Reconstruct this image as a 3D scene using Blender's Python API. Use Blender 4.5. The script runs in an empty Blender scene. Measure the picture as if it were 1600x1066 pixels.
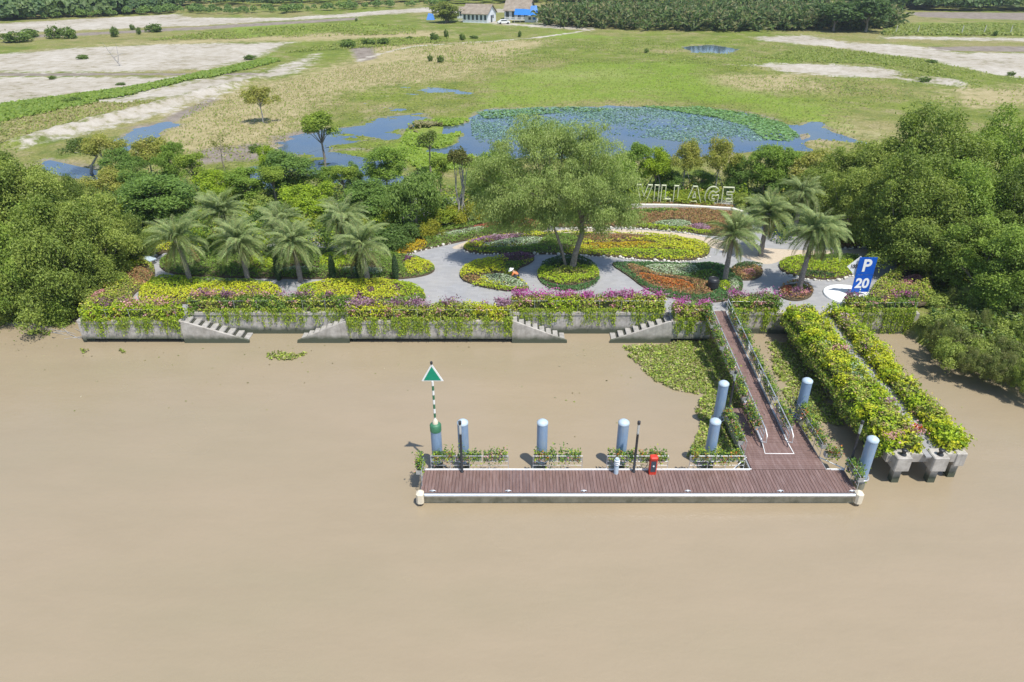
import bpy, bmesh, math, random
import numpy as np
from mathutils import Vector, Matrix

# ------------------------------------------------------------------ camera, sky, sun, exposure
scene = bpy.context.scene
col = scene.collection
R = math.radians
H, F, PITCH = 26.0, 1100.0, R(29.5)          # camera height, focal length in photo pixels, pitch below horizon

cam_d = bpy.data.cameras.new('camera')
cam = bpy.data.objects.new('camera', cam_d)
col.objects.link(cam)
cam.location = (0, 0, H)
cam.rotation_euler = (R(90) - PITCH, 0, 0)
cam_d.sensor_width = 36.0
cam_d.lens = 36.0 * F / 1600.0
cam_d.clip_start = 0.5
cam_d.clip_end = 8000
scene.camera = cam

SUN_EL = R(66)
SUN_DIR = Vector((0.62, -0.78, 0)).normalized()      # horizontal direction towards the sun
world = bpy.data.worlds.new('World')
scene.world = world
world.use_nodes = True
wn = world.node_tree
sky = wn.nodes.new('ShaderNodeTexSky')
sky.sky_type = 'NISHITA'
sky.sun_disc = False
sky.sun_elevation = SUN_EL
sky.sun_rotation = math.atan2(SUN_DIR.x, SUN_DIR.y)
sky.air_density = 1.0
sky.dust_density = 0.6
sky.ozone_density = 1.5
wn.links.new(sky.outputs[0], wn.nodes['Background'].inputs[0])
wn.nodes['Background'].inputs[1].default_value = 0.14

sun_d = bpy.data.lights.new('sun', 'SUN')
sun = bpy.data.objects.new('sun', sun_d)
col.objects.link(sun)
sun_d.energy = 4.2
sun_d.angle = R(0.8)
sun_d.color = (1.0, 0.96, 0.89)
to_sun = Vector((SUN_DIR.x * math.cos(SUN_EL), SUN_DIR.y * math.cos(SUN_EL), math.sin(SUN_EL)))
sun.rotation_euler = to_sun.to_track_quat('Z', 'Y').to_euler()
sun.location = to_sun * 100

scene.view_settings.view_transform = 'Standard'
scene.view_settings.look = 'None'
scene.view_settings.exposure = 0.38
scene.view_settings.gamma = 1.0
scene.cycles.max_bounces = 6
scene.cycles.transparent_max_bounces = 4

rng = np.random.default_rng(7)
random.seed(7)
ZG = 1.8          # garden terrace level
ZF = 1.5          # field level
ZP = 1.3          # pond level
YF, YR = 45.7, 47.1   # quay front line, recessed line

# ------------------------------------------------------------------ helpers
cp, sp_ = math.cos(PITCH), math.sin(PITCH)
def at(px, py, z):
    """survey helper: plan position of a point of height z"""
    u, v = (px - 800) / F, (py - 533) / F
    dy, dz = cp - v * sp_, -sp_ - v * cp
    t = (z - H) / dz
    return (u * t, dy * t)
def zat(py, Y):
    v = (py - 533) / F
    return H + Y * (-sp_ - v * cp) / (cp - v * sp_)
def poly(pts, z):
    return [at(a, b, z) for a, b in pts]
def ppm(Y, z):
    return F / (Y * cp + (H - z) * sp_)

def tag(o, label=None, cat=None, group=None, kind=None):
    if label: o['label'] = label
    if cat: o['category'] = cat
    if group: o['group'] = group
    if kind: o['kind'] = kind
    return o
def empty(name, loc=(0, 0, 0), rz=0.0):
    o = bpy.data.objects.new(name, None)
    o.location = loc
    o.rotation_euler = (0, 0, rz)
    o.empty_display_size = 0.3
    col.objects.link(o)
    return o
def link(name, mesh, parent=None, mat=None):
    o = bpy.data.objects.new(name, mesh)
    if mat is not None and len(mesh.materials) == 0:
        mesh.materials.append(mat)
    col.objects.link(o)
    o.parent = parent
    return o
def copy_tree(o, parent=None):
    c = o.copy()
    col.objects.link(c)
    c.parent = parent
    for ch in o.children:
        copy_tree(ch, c)
    return c

class MB:
    """collects simple shapes into one mesh"""
    def __init__(s): s.v, s.f, s.sm = [], [], []
    def add(s, vs, fs, smooth=False):
        b = len(s.v); s.v += [tuple(p) for p in vs]
        for f in fs:
            s.f.append(tuple(i + b for i in f)); s.sm.append(smooth)
        return s
    def box(s, x0, x1, y0, y1, z0, z1):
        return s.add([(x0,y0,z0),(x1,y0,z0),(x1,y1,z0),(x0,y1,z0),(x0,y0,z1),(x1,y0,z1),(x1,y1,z1),(x0,y1,z1)],
                     [(0,3,2,1),(4,5,6,7),(0,1,5,4),(1,2,6,5),(2,3,7,6),(3,0,4,7)])
    def bevbox(s, x0, x1, y0, y1, z0, z1, b):
        """box with chamfered vertical and top edges"""
        def ring(i, z): return [(x0+i+b,y0+i,z),(x1-i-b,y0+i,z),(x1-i,y0+i+b,z),(x1-i,y1-i-b,z),(x1-i-b,y1-i,z),(x0+i+b,y1-i,z),(x0+i,y1-i-b,z),(x0+i,y0+i+b,z)]
        vs = ring(0, z0) + ring(0, z1 - b) + ring(b, z1)
        fs = [tuple(range(7, -1, -1)), tuple(range(16, 24))]
        for k in (0, 8):
            for i in range(8):
                j = (i + 1) % 8
                fs.append((k+i, k+j, k+8+j, k+8+i))
        return s.add(vs, fs)
    def tube(s, pts, rad, n=8, caps=True):
        pts = [Vector(p) for p in pts]
        if not hasattr(rad, '__len__'): rad = [rad] * len(pts)
        vs, fs = [], []
        for i, p in enumerate(pts):
            d = (pts[min(i+1, len(pts)-1)] - pts[max(i-1, 0)]).normalized()
            a = Vector((0, 0, 1)) if abs(d.z) < 0.9 else Vector((1, 0, 0))
            u = d.cross(a).normalized(); w = u.cross(d)
            for k in range(n):
                t = 2 * math.pi * k / n
                vs.append(p + (u * math.cos(t) + w * math.sin(t)) * rad[i])
        for i in range(len(pts) - 1):
            for k in range(n):
                a, b = i*n + k, i*n + (k+1) % n
                fs.append((a, a+n, b+n, b))
        s.add(vs, fs, True)
        if caps:
            m = len(pts) - 1
            s.add(vs[:n], [tuple(range(n))]); s.add(vs[m*n:], [tuple(range(n-1, -1, -1))])
        return s
    def lathe(s, prof, n=16, c=(0, 0, 0)):
        vs, fs = [], []
        for r, z in prof:
            for k in range(n):
                t = 2 * math.pi * k / n
                vs.append((c[0] + r * math.cos(t), c[1] + r * math.sin(t), c[2] + z))
        for i in range(len(prof) - 1):
            for k in range(n):
                a, b = i*n + k, i*n + (k+1) % n
                fs.append((a, b, b+n, a+n))
        s.add(vs, fs, True)
        m = len(prof) - 1
        s.add(vs[:n], [tuple(range(n-1, -1, -1))]); s.add(vs[m*n:], [tuple(range(n))])
        return s
    def prism(s, pts, z0, z1):
        n = len(pts)
        a = sum(pts[i][0]*pts[(i+1) % n][1] - pts[(i+1) % n][0]*pts[i][1] for i in range(n))
        if a < 0: pts = pts[::-1]
        vs = [(x, y, z0) for x, y in pts] + [(x, y, z1) for x, y in pts]
        fs = [tuple(range(n-1, -1, -1)), tuple(range(n, 2*n))]
        for i in range(n):
            j = (i + 1) % n
            fs.append((i, j, n+j, n+i))
        return s.add(vs, fs)
    def mesh(s, name, mat=None):
        m = bpy.data.meshes.new(name)
        m.from_pydata(s.v, [], s.f)
        m.polygons.foreach_set('use_smooth', s.sm)
        if mat: m.materials.append(mat)
        m.update()
        return m
    def build(s, name, mat, parent=None):
        return link(name, s.mesh(name, mat), parent)

def grid_mesh(name, V, quads, mat=None, attrs=None, smooth=False):
    """fast mesh from numpy arrays of vertices and quads"""
    m = bpy.data.meshes.new(name)
    nv, nf = len(V), len(quads)
    m.vertices.add(nv); m.vertices.foreach_set('co', np.ascontiguousarray(V, dtype=np.float32).ravel())
    m.loops.add(nf * 4); m.loops.foreach_set('vertex_index', np.ascontiguousarray(quads, dtype=np.int32).ravel())
    m.polygons.add(nf); m.polygons.foreach_set('loop_start', np.arange(0, nf * 4, 4, dtype=np.int32))
    m.polygons.foreach_set('use_smooth', np.full(nf, smooth, dtype=bool))
    if attrs:
        for k, a in attrs.items():
            if a.ndim == 1:
                at_ = m.attributes.new(k, 'FLOAT', 'POINT'); at_.data.foreach_set('value', a.astype(np.float32))
            else:
                at_ = m.attributes.new(k, 'FLOAT_COLOR', 'POINT')
                c4 = np.ones((nv, 4), np.float32); c4[:, :3] = a
                at_.data.foreach_set('color', c4.ravel())
    m.update(calc_edges=True); m.validate()
    if mat: m.materials.append(mat)
    return m

def unit(a):
    return a / (np.linalg.norm(a, axis=1, keepdims=True) + 1e-9)
class Leaves:
    """cloud of leaf-shaped quads with a colour for each leaf"""
    def __init__(s): s.V, s.C = [], []
    def add(s, P, N, size, C, asp=0.5, along=None, r=rng):
        n = len(P)
        if n == 0: return s
        N = unit(N)
        t = r.normal(size=(n, 3)) if along is None else along + r.normal(size=(n, 3)) * 0.25
        t = t - N * np.sum(t * N, axis=1, keepdims=True)
        t = unit(t); b = np.cross(N, t)
        L = (np.asarray(size) * np.ones(n))[:, None]
        h = L * 0.5
        cup = N * L * 0.12
        q = np.stack([P - t*h, P + b*h*asp + cup, P + t*h, P - b*h*asp + cup], axis=1)
        s.V.append(q.reshape(-1, 3)); s.C.append(np.repeat(C, 4, axis=0))
        return s
    def mesh(s, name, mat):
        V = np.concatenate(s.V); C = np.concatenate(s.C)
        return grid_mesh(name, V, np.arange(len(V)).reshape(-1, 4), mat, {'col': C})
    def build(s, name, mat, parent=None):
        return link(name, s.mesh(name, mat), parent)

def pal(n, colours, jit=0.18, r=rng):
    c = np.array(colours, float)
    i = r.integers(0, len(c), n)
    k = r.integers(0, len(c), n)
    t = r.random((n, 1)) * 0.6
    out = c[i] * (1 - t) + c[k] * t
    return np.clip(out * (1 + r.normal(size=(n, 1)) * jit), 0.004, 0.95)

def inpoly(X, Y, pg):
    ins = np.zeros(X.shape, bool)
    n = len(pg)
    for i in range(n):
        x1, y1 = pg[i]; x2, y2 = pg[(i + 1) % n]
        if y1 == y2: continue
        c = ((y1 > Y) != (y2 > Y)) & (X < (x2 - x1) * (Y - y1) / (y2 - y1) + x1)
        ins ^= c
    return ins
def segdist(X, Y, a, b):
    dx, dy = b[0] - a[0], b[1] - a[1]
    t = np.clip(((X - a[0]) * dx + (Y - a[1]) * dy) / (dx*dx + dy*dy + 1e-9), 0, 1)
    return np.hypot(X - a[0] - t*dx, Y - a[1] - t*dy)
def sdist(X, Y, pg):
    d = np.full(X.shape, 1e9)
    for i in range(len(pg)):
        d = np.minimum(d, segdist(X, Y, pg[i], pg[(i + 1) % len(pg)]))
    return np.where(inpoly(X, Y, pg), d, -d)
def sample(pg, n, r=rng):
    a = np.array(pg); lo, hi = a.min(0), a.max(0)
    out = np.zeros((0, 2))
    while len(out) < n:
        p = lo + (hi - lo) * r.random((n * 2 + 50, 2))
        out = np.concatenate([out, p[inpoly(p[:, 0], p[:, 1], pg)]])
    return out[:n]
def area(pg):
    n = len(pg)
    return abs(sum(pg[i][0]*pg[(i+1) % n][1] - pg[(i+1) % n][0]*pg[i][1] for i in range(n))) / 2
def smooth_poly(pg, it=2):
    for _ in range(it):
        o = []
        for i in range(len(pg)):
            a, b = pg[i], pg[(i + 1) % len(pg)]
            o += [(a[0]*.75 + b[0]*.25, a[1]*.75 + b[1]*.25), (a[0]*.25 + b[0]*.75, a[1]*.25 + b[1]*.75)]
        pg = o
    return pg
def wob(x, y, s=1.0, seed=0):
    """smooth pseudo noise in about -1..1"""
    k = seed * 12.9898
    return (np.sin(x*0.71*s + k) * np.cos(y*0.93*s - k*1.7) + 0.6*np.sin(x*1.73*s + y*1.31*s + k*2.3)
            + 0.35*np.sin(x*3.9*s - y*3.1*s + k*.7) + 0.25*np.cos(x*6.1*s + y*7.3*s + k)) / 1.9

# ------------------------------------------------------------------ materials
def new_mat(name, rough=0.7, colour=(0.5, 0.5, 0.5), metal=0.0, spec=0.5):
    m = bpy.data.materials.new(name)
    m.use_nodes = True
    b = m.node_tree.nodes['Principled BSDF']
    b.inputs['Base Color'].default_value = (*colour, 1)
    b.inputs['Roughness'].default_value = rough
    b.inputs['Metallic'].default_value = metal
    b.inputs['Specular IOR Level'].default_value = spec
    return m, m.node_tree, b
def N(nt, t, **kw):
    n = nt.nodes.new(t)
    for k, v in kw.items():
        if k in n.inputs.keys(): n.inputs[k].default_value = v
        else: setattr(n, k, v)
    return n
def noise(nt, scale, detail=4, rough=0.55, vec=None):
    n = N(nt, 'ShaderNodeTexNoise', Scale=scale, Detail=detail, Roughness=rough)
    if vec is not None: nt.links.new(vec, n.inputs['Vector'])
    return n.outputs['Fac']
def ramp(nt, fac, stops):
    n = nt.nodes.new('ShaderNodeValToRGB')
    e = n.color_ramp.elements
    while len(e) < len(stops): e.new(0.5)
    for i, (p, c) in enumerate(stops):
        e[i].position = p; e[i].color = (*c, 1) if len(c) == 3 else c
    nt.links.new(fac, n.inputs[0])
    return n.outputs[0]
def mixc(nt, fac, a, b, mode='MIX'):
    n = nt.nodes.new('ShaderNodeMix'); n.data_type = 'RGBA'; n.blend_type = mode
    for s, v in ((0, fac), (6, a), (7, b)):
        if isinstance(v, bpy.types.NodeSocket): nt.links.new(v, n.inputs[s])
        elif isinstance(v, (int, float)): n.inputs[s].default_value = v
        else: n.inputs[s].default_value = (*v, 1)
    return n.outputs[2]
def mth(nt, op, a, b=0.0, clamp=False):
    n = nt.nodes.new('ShaderNodeMath'); n.operation = op; n.use_clamp = clamp
    for i, v in enumerate((a, b)):
        if isinstance(v, bpy.types.NodeSocket): nt.links.new(v, n.inputs[i])
        else: n.inputs[i].default_value = v
    return n.outputs[0]
def geo(nt): return N(nt, 'ShaderNodeNewGeometry').outputs['Position']
def scaled(nt, vec, s):
    m = N(nt, 'ShaderNodeMapping'); m.inputs['Scale'].default_value = s
    nt.links.new(vec, m.inputs['Vector']); return m.outputs[0]
def bump(nt, b, h, strength=0.3, dist=0.05):
    n = N(nt, 'ShaderNodeBump', Strength=strength, Distance=dist)
    nt.links.new(h, n.inputs['Height']); nt.links.new(n.outputs[0], b.inputs['Normal'])
def objrand(nt): return N(nt, 'ShaderNodeObjectInfo').outputs['Random']

def mottled(name, c1, c2, scale=3, rough=0.75, bmp=0.25, dist=0.03, metal=0.0, detail=6, c3=None, s3=0.4, stretch=None, rand=0.0):
    m, nt, b = new_mat(name, rough, c1, metal)
    p = geo(nt)
    if stretch: p = scaled(nt, p, stretch)
    f = noise(nt, scale, detail, 0.6, p)
    c = ramp(nt, f, [(0.3, c1), (0.7, c2)])
    if c3 is not None:
        g = noise(nt, s3, 5, 0.65, p)
        c = mixc(nt, ramp(nt, g, [(0.45, (0, 0, 0)), (0.68, (1, 1, 1))]), c, c3)
    if rand:
        v = mth(nt, 'ADD', mth(nt, 'MULTIPLY', objrand(nt), 2*rand), 1 - rand)
        cc = N(nt, 'ShaderNodeCombineColor')
        for i in range(3): nt.links.new(v, cc.inputs[i])
        c = mixc(nt, 1.0, c, cc.outputs[0], 'MULTIPLY')
    nt.links.new(c, b.inputs['Base Color'])
    if bmp: bump(nt, b, f, bmp, dist)
    return m

# leaves: colour from the leaf itself, some light through the blade
leaf_m, nt, b = new_mat('leaf', 0.5, spec=0.3)
a = N(nt, 'ShaderNodeAttribute', attribute_name='col')
nt.links.new(a.outputs['Color'], b.inputs['Base Color'])
tr = N(nt, 'ShaderNodeBsdfTranslucent')
tcol = mixc(nt, 1.0, a.outputs['Color'], (1.15, 1.25, 0.6), 'MULTIPLY')
nt.links.new(tcol, tr.inputs['Color'])
mx = N(nt, 'ShaderNodeMixShader'); mx.inputs[0].default_value = 0.36
nt.links.new(b.outputs[0], mx.inputs[1]); nt.links.new(tr.outputs[0], mx.inputs[2])
nt.links.new(mx.outputs[0], nt.nodes['Material Output'].inputs[0])

bark_m = mottled('bark', (0.16, 0.13, 0.10), (0.30, 0.26, 0.21), 6, 0.9, 0.6, 0.04)
greybark_m = mottled('grey_bark', (0.25, 0.23, 0.21), (0.45, 0.43, 0.40), 5, 0.9, 0.5, 0.04)
palmbark_m = mottled('palm_bark', (0.17, 0.14, 0.12), (0.33, 0.29, 0.26), 9, 0.95, 0.8, 0.06)
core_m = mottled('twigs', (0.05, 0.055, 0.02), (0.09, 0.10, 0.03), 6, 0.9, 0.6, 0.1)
soil_m = mottled('soil', (0.07, 0.05, 0.03), (0.14, 0.11, 0.06), 4, 0.95, 0.7, 0.05)
stone_m = mottled('pale_stone', (0.50, 0.47, 0.40), (0.72, 0.69, 0.61), 8, 0.8, 0.4, 0.02)
deck_m = mottled('deck_board', (0.140, 0.082, 0.068), (0.195, 0.120, 0.102), 7, 0.55, 0.15, 0.01, stretch=(6, 0.8, 1), c3=(0.23, 0.155, 0.138), s3=1.2, rand=0.09)
galv_m = mottled('galvanised_steel', (0.52, 0.54, 0.56), (0.68, 0.70, 0.72), 9, 0.38, 0.05, 0.01, metal=0.6)
white_m = mottled('white_paint', (0.74, 0.74, 0.72), (0.82, 0.82, 0.80), 4, 0.5, 0.05, 0.01)
hull_m = mottled('pontoon_hull', (0.34, 0.30, 0.20), (0.46, 0.41, 0.29), 3, 0.8, 0.2, 0.02, c3=(0.20, 0.19, 0.12), s3=1.6)
fender_m = mottled('cream_fender', (0.62, 0.54, 0.40), (0.74, 0.66, 0.52), 5, 0.7, 0.1, 0.01)
black_m = mottled('black_paint', (0.018, 0.019, 0.022), (0.035, 0.036, 0.04), 8, 0.45, 0.05, 0.01)
red_m = mottled('red_paint', (0.55, 0.035, 0.02), (0.66, 0.06, 0.03), 8, 0.4, 0.03, 0.01)
green_m = mottled('signal_green', (0.0, 0.23, 0.13), (0.0, 0.28, 0.16), 8, 0.5, 0.03, 0.01)
dkgreen_m = mottled('dark_green_paint', (0.03, 0.14, 0.07), (0.06, 0.19, 0.10), 8, 0.5, 0.03, 0.01)
blue_m = mottled('sign_blue', (0.0, 0.075, 0.42), (0.0, 0.09, 0.48), 3, 0.45, 0.0)
tarp_m = mottled('blue_tarpaulin', (0.015, 0.14, 0.46), (0.03, 0.20, 0.56), 3, 0.5, 0.3, 0.05)
glass_m, nt, b = new_mat('lantern_glass', 0.15, (0.75, 0.78, 0.78)); b.inputs['Transmission Weight'].default_value = 0.6
dark_glass_m, _, _ = new_mat('window_glass', 0.12, (0.05, 0.07, 0.09))
sandpath_m = mottled('sand_path', (0.42, 0.34, 0.25), (0.54, 0.455, 0.35), 5, 0.9, 0.4, 0.02)

# piles: blue-grey paint, weed and silt towards the waterline
pile_m, nt, b = new_mat('pile_paint', 0.5)
p = geo(nt)
f = noise(nt, 4, 6, 0.6, scaled(nt, p, (3, 3, 0.5)))
c = ramp(nt, f, [(0.3, (0.185, 0.275, 0.41)), (0.7, (0.245, 0.345, 0.48))])
sx = N(nt, 'ShaderNodeSeparateXYZ'); nt.links.new(p, sx.inputs[0])
h = mth(nt, 'ADD', sx.outputs[2], mth(nt, 'MULTIPLY', noise(nt, 3, 3, 0.5, p), 0.7))
c = mixc(nt, ramp(nt, mth(nt, 'MULTIPLY', h, 0.5), [(0.42, (1, 1, 1)), (0.62, (0, 0, 0))]), c, (0.20, 0.20, 0.15))
c = mixc(nt, ramp(nt, noise(nt, 2.2, 7, 0.7, scaled(nt, p, (2, 2, 0.35))), [(0.50, (0, 0, 0)), (0.75, (0.7, 0.7, 0.7))]), c, (0.36, 0.38, 0.36))
nt.links.new(c, b.inputs['Base Color'])

# weathered concrete with streaks and a wet green band near the water
conc_m, nt, b = new_mat('concrete', 0.85)
p = geo(nt)
f = noise(nt, 2.2, 8, 0.65, p)
c = ramp(nt, f, [(0.25, (0.24, 0.22, 0.19)), (0.5, (0.40, 0.37, 0.33)), (0.8, (0.56, 0.53, 0.48))])
st = noise(nt, 2.0, 5, 0.6, scaled(nt, p, (2.2, 2.2, 0.18)))
c = mixc(nt, ramp(nt, st, [(0.50, (0, 0, 0)), (0.74, (0.55, 0.55, 0.55))]), c, (0.22, 0.20, 0.17))
sx = N(nt, 'ShaderNodeSeparateXYZ'); nt.links.new(p, sx.inputs[0])
h = mth(nt, 'ADD', sx.outputs[2], mth(nt, 'MULTIPLY', noise(nt, 1.4, 5, 0.6, p), 0.55))
c = mixc(nt, ramp(nt, h, [(0.60, (1, 1, 1)), (1.0, (0, 0, 0))]), c, (0.075, 0.085, 0.055))
nt.links.new(c, b.inputs['Base Color'])
bump(nt, b, f, 0.4, 0.03)

# grey paving with fine joints, dust and stains
pave_m, nt, b = new_mat('paving', 0.8)
p = geo(nt)
br = N(nt, 'ShaderNodeTexBrick', Scale=1.0)
br.inputs['Brick Width'].default_value = 0.6; br.inputs['Row Height'].default_value = 0.3
br.inputs['Mortar Size'].default_value = 0.012
br.inputs['Color1'].default_value = (0.262, 0.262, 0.268, 1); br.inputs['Color2'].default_value = (0.32, 0.32, 0.325, 1)
br.inputs['Mortar'].default_value = (0.26, 0.26, 0.255, 1)
nt.links.new(p, br.inputs['Vector'])
c = mixc(nt, ramp(nt, noise(nt, 0.35, 7, 0.65, p), [(0.40, (0, 0, 0)), (0.75, (0.65, 0.65, 0.65))]), br.outputs[0], (0.345, 0.325, 0.295))
c = mixc(nt, ramp(nt, noise(nt, 1.6, 7, 0.7, p), [(0.55, (0, 0, 0)), (0.8, (0.5, 0.5, 0.5))]), c, (0.25, 0.25, 0.24))
nt.links.new(c, b.inputs['Base Color'])

# silty river
river_m, nt, b = new_mat('river_water', 0.22, spec=0.4)
p = geo(nt)
big = noise(nt, 0.035, 6, 0.6, scaled(nt, p, (0.6, 1.4, 1)))
c = ramp(nt, big, [(0.3, (0.278, 0.234, 0.150)), (0.5, (0.312, 0.250, 0.166)), (0.7, (0.342, 0.268, 0.182))])
sm = noise(nt, 0.5, 8, 0.7, scaled(nt, p, (0.35, 1.0, 1)))
c = mixc(nt, ramp(nt, sm, [(0.42, (0, 0, 0)), (0.75, (0.32, 0.32, 0.32))]), c, (0.255, 0.205, 0.132))
nt.links.new(c, b.inputs['Base Color'])
w1 = noise(nt, 3.2, 4, 0.6, scaled(nt, p, (0.8, 1.5, 1)))
w2 = noise(nt, 0.6, 3, 0.5, scaled(nt, p, (0.6, 1.3, 1)))
bump(nt, b, mth(nt, 'ADD', w1, mth(nt, 'MULTIPLY', w2, 1.8)), 0.24, 0.06)
rr = ramp(nt, noise(nt, 0.06, 4, 0.6, p), [(0.35, (0.16,)*3), (0.65, (0.34,)*3)])
nt.links.new(rr, b.inputs['Roughness'])

pond_m, nt, b = new_mat('pond_water', 0.06, (0.05, 0.10, 0.20), spec=0.55)
p = geo(nt)
c = ramp(nt, noise(nt, 0.12, 5, 0.6, p), [(0.35, (0.040, 0.075, 0.135)), (0.7, (0.085, 0.105, 0.115))])
nt.links.new(c, b.inputs['Base Color'])
bump(nt, b, noise(nt, 2.5, 4, 0.6, p), 0.12, 0.05)

# field: grass, dry grass, sand and mud from the survey masks, broken up by noise
field_m, nt, b = new_mat('field_ground', 0.95, spec=0.1)
p = geo(nt)
n1 = noise(nt, 0.06, 8, 0.65, p); n2 = noise(nt, 0.5, 9, 0.72, p); n3 = noise(nt, 0.022, 5, 0.6, p); n4 = noise(nt, 2.5, 6, 0.7, p)
g = ramp(nt, n2, [(0.28, (0.095, 0.125, 0.025)), (0.5, (0.165, 0.200, 0.036)), (0.72, (0.245, 0.260, 0.055))])
g = mixc(nt, ramp(nt, n1, [(0.40, (0, 0, 0)), (0.62, (0.85,)*3)]), g, (0.200, 0.260, 0.036))
g = mixc(nt, ramp(nt, n3, [(0.50, (0, 0, 0)), (0.66, (0.75,)*3)]), g, (0.30, 0.265, 0.105))
n5 = noise(nt, 0.011, 6, 0.7, p); n6 = noise(nt, 0.16, 8, 0.75, p)
g = mixc(nt, ramp(nt, n5, [(0.47, (0, 0, 0)), (0.57, (0.7,)*3)]), g, (0.33, 0.27, 0.13))
g = mixc(nt, ramp(nt, n6, [(0.52, (0, 0, 0)), (0.62, (0.75,)*3)]), g, (0.36, 0.29, 0.17))
g = mixc(nt, ramp(nt, n6, [(0.38, (0.75,)*3), (0.47, (0, 0, 0))]), g, (0.10, 0.15, 0.03))
g = mixc(nt, ramp(nt, n4, [(0.42, (0.6,)*3), (0.62, (0, 0, 0))]), g, (0.105, 0.120, 0.030))
dryc = ramp(nt, mth(nt, 'ADD', mth(nt, 'MULTIPLY', n2, 0.6), mth(nt, 'MULTIPLY', n4, 0.4)), [(0.34, (0.21, 0.19, 0.075)), (0.5, (0.335, 0.285, 0.145)), (0.66, (0.44, 0.365, 0.225))])
sandc = ramp(nt, mth(nt, 'ADD', mth(nt, 'MULTIPLY', n2, 0.6), mth(nt, 'MULTIPLY', n1, 0.4)), [(0.36, (0.25, 0.215, 0.15)), (0.47, (0.37, 0.33, 0.262)), (0.60, (0.47, 0.432, 0.37))])
mudc = ramp(nt, n2, [(0.3, (0.16, 0.13, 0.10)), (0.7, (0.30, 0.26, 0.22))])
def masked(name, amp, lo, hi):
    a = N(nt, 'ShaderNodeAttribute', attribute_name=name).outputs['Fac']
    nn = mth(nt, 'MULTIPLY', mth(nt, 'SUBTRACT', mth(nt, 'ADD', mth(nt, 'MULTIPLY', n2, 0.65), mth(nt, 'MULTIPLY', n1, 0.35)), 0.5), amp)
    return ramp(nt, mth(nt, 'ADD', a, nn), [(lo, (0, 0, 0)), (hi, (1, 1, 1))])
c = mixc(nt, masked('dry', 2.6, 0.30, 0.80), g, dryc)
c = mixc(nt, mth(nt, 'MULTIPLY', masked('lush', 3.4, 0.50, 1.0), 0.72), c, ramp(nt, n4, [(0.35, (0.125, 0.205, 0.022)), (0.65, (0.215, 0.300, 0.036))]))
c = mixc(nt, masked('mud', 1.4, 0.40, 0.70), c, mudc)
c = mixc(nt, masked('sand', 3.2, 0.42, 0.78), c, sandc)
nt.links.new(c, b.inputs['Base Color'])
bump(nt, b, mth(nt, 'ADD', n2, mth(nt, 'MULTIPLY', n4, 0.5)), 0.9, 0.25)

# ------------------------------------------------------------------ terrain, river and ponds
SAND = [
 [(-200,88),(0,84),(100,76),(230,70),(455,66),(440,75),(400,90),(330,110),(250,113),(0,113),(-200,114)],
 [(-200,122),(0,121),(250,119),(318,116),(200,138),(100,150),(0,163),(-200,180)],
 [(130,160),(200,150),(300,124),(400,114),(470,92),(495,85),(490,95),(460,115),(400,128),(330,140),(280,150),(200,162)],
 [(-300,45),(0,36),(130,30),(280,22),(300,28),(450,28),(670,11),(740,14),(930,11),(930,19),(740,20),(670,19),(560,26),(300,41),(0,52),(-300,66)],
 [(930,6),(1060,6),(1060,16),(930,17)],
 [(20,222),(120,196),(250,160),(330,140),(360,128),(400,124),(345,150),(250,178),(130,208),(40,230)],
 [(1140,103),(1200,100),(1280,99),(1380,106),(1400,112),(1420,122),(1510,128),(1500,137),(1400,125),(1300,119),(1220,113)],
 [(1175,57),(1260,55),(1330,67),(1420,71),(1500,83),(1640,82),(1640,126),(1560,118),(1500,105),(1440,93),(1370,84),(1280,72),(1190,64)],
 [(1380,57),(1640,60),(1640,66),(1380,61)],
 [(840,36),(930,44),(925,49),(840,42)], [(720,29),(850,40),(850,43),(715,33)],
]
TRACKS = [([(925,46),(880,54),(830,60),(760,65),(650,72),(600,82),(560,96)], 1.6)]
DRY = [
 [(270,168),(340,145),(460,118),(560,92),(720,66),(860,62),(800,92),(720,118),(600,135),(520,150),(480,190),(440,235),(300,255),(230,240)],
 [(1090,118),(1250,116),(1300,140),(1150,148)], [(1470,140),(1640,132),(1640,165),(1500,168)], [(820,112),(960,108),(1000,122),(850,128)],
 [(130,150),(250,165),(120,196),(0,225),(0,180)], [(160,70),(500,52),(700,48),(700,58),(300,68)], [(1180,200),(1340,190),(1360,205),(1280,225)],
 [(560,70),(680,60),(700,90),(560,100)],
]
MUD = [[(1450,73),(1640,72),(1640,82),(1460,80)], [(1410,19),(1640,20),(1640,33),(1440,27)], [(-200,114),(250,114),(420,113),(420,118),(250,118),(-200,121)],
       [(0,57),(200,48),(300,42),(560,27),(560,31),(300,47),(120,56),(0,62)], [(470,240),(440,235),(420,215),(480,200),(500,208)],
       [(545,75),(585,70),(590,92),(560,98)], [(190,200),(250,188),(330,150),(345,156),(260,198)], [(300,235),(420,222),(430,250),(300,258)]]
LUSH = [[(720,130),(900,95),(1100,92),(1130,130),(1250,150),(1330,170),(1330,215),(1220,190),(1150,166),(900,162),(740,172)],
        [(560,235),(640,190),(740,190),(740,260),(640,270)], [(0,165),(200,138),(330,112),(420,92),(440,96),(330,120),(150,160),(0,190)],
        [(1240,75),(1330,80),(1460,100),(1400,104),(1280,96),(1180,96)], [(350,40),(560,34),(640,45),(350,62)], [(860,44),(1000,60),(860,62)],
        [(1420,34),(1640,36),(1640,56),(1400,54)]]
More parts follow.
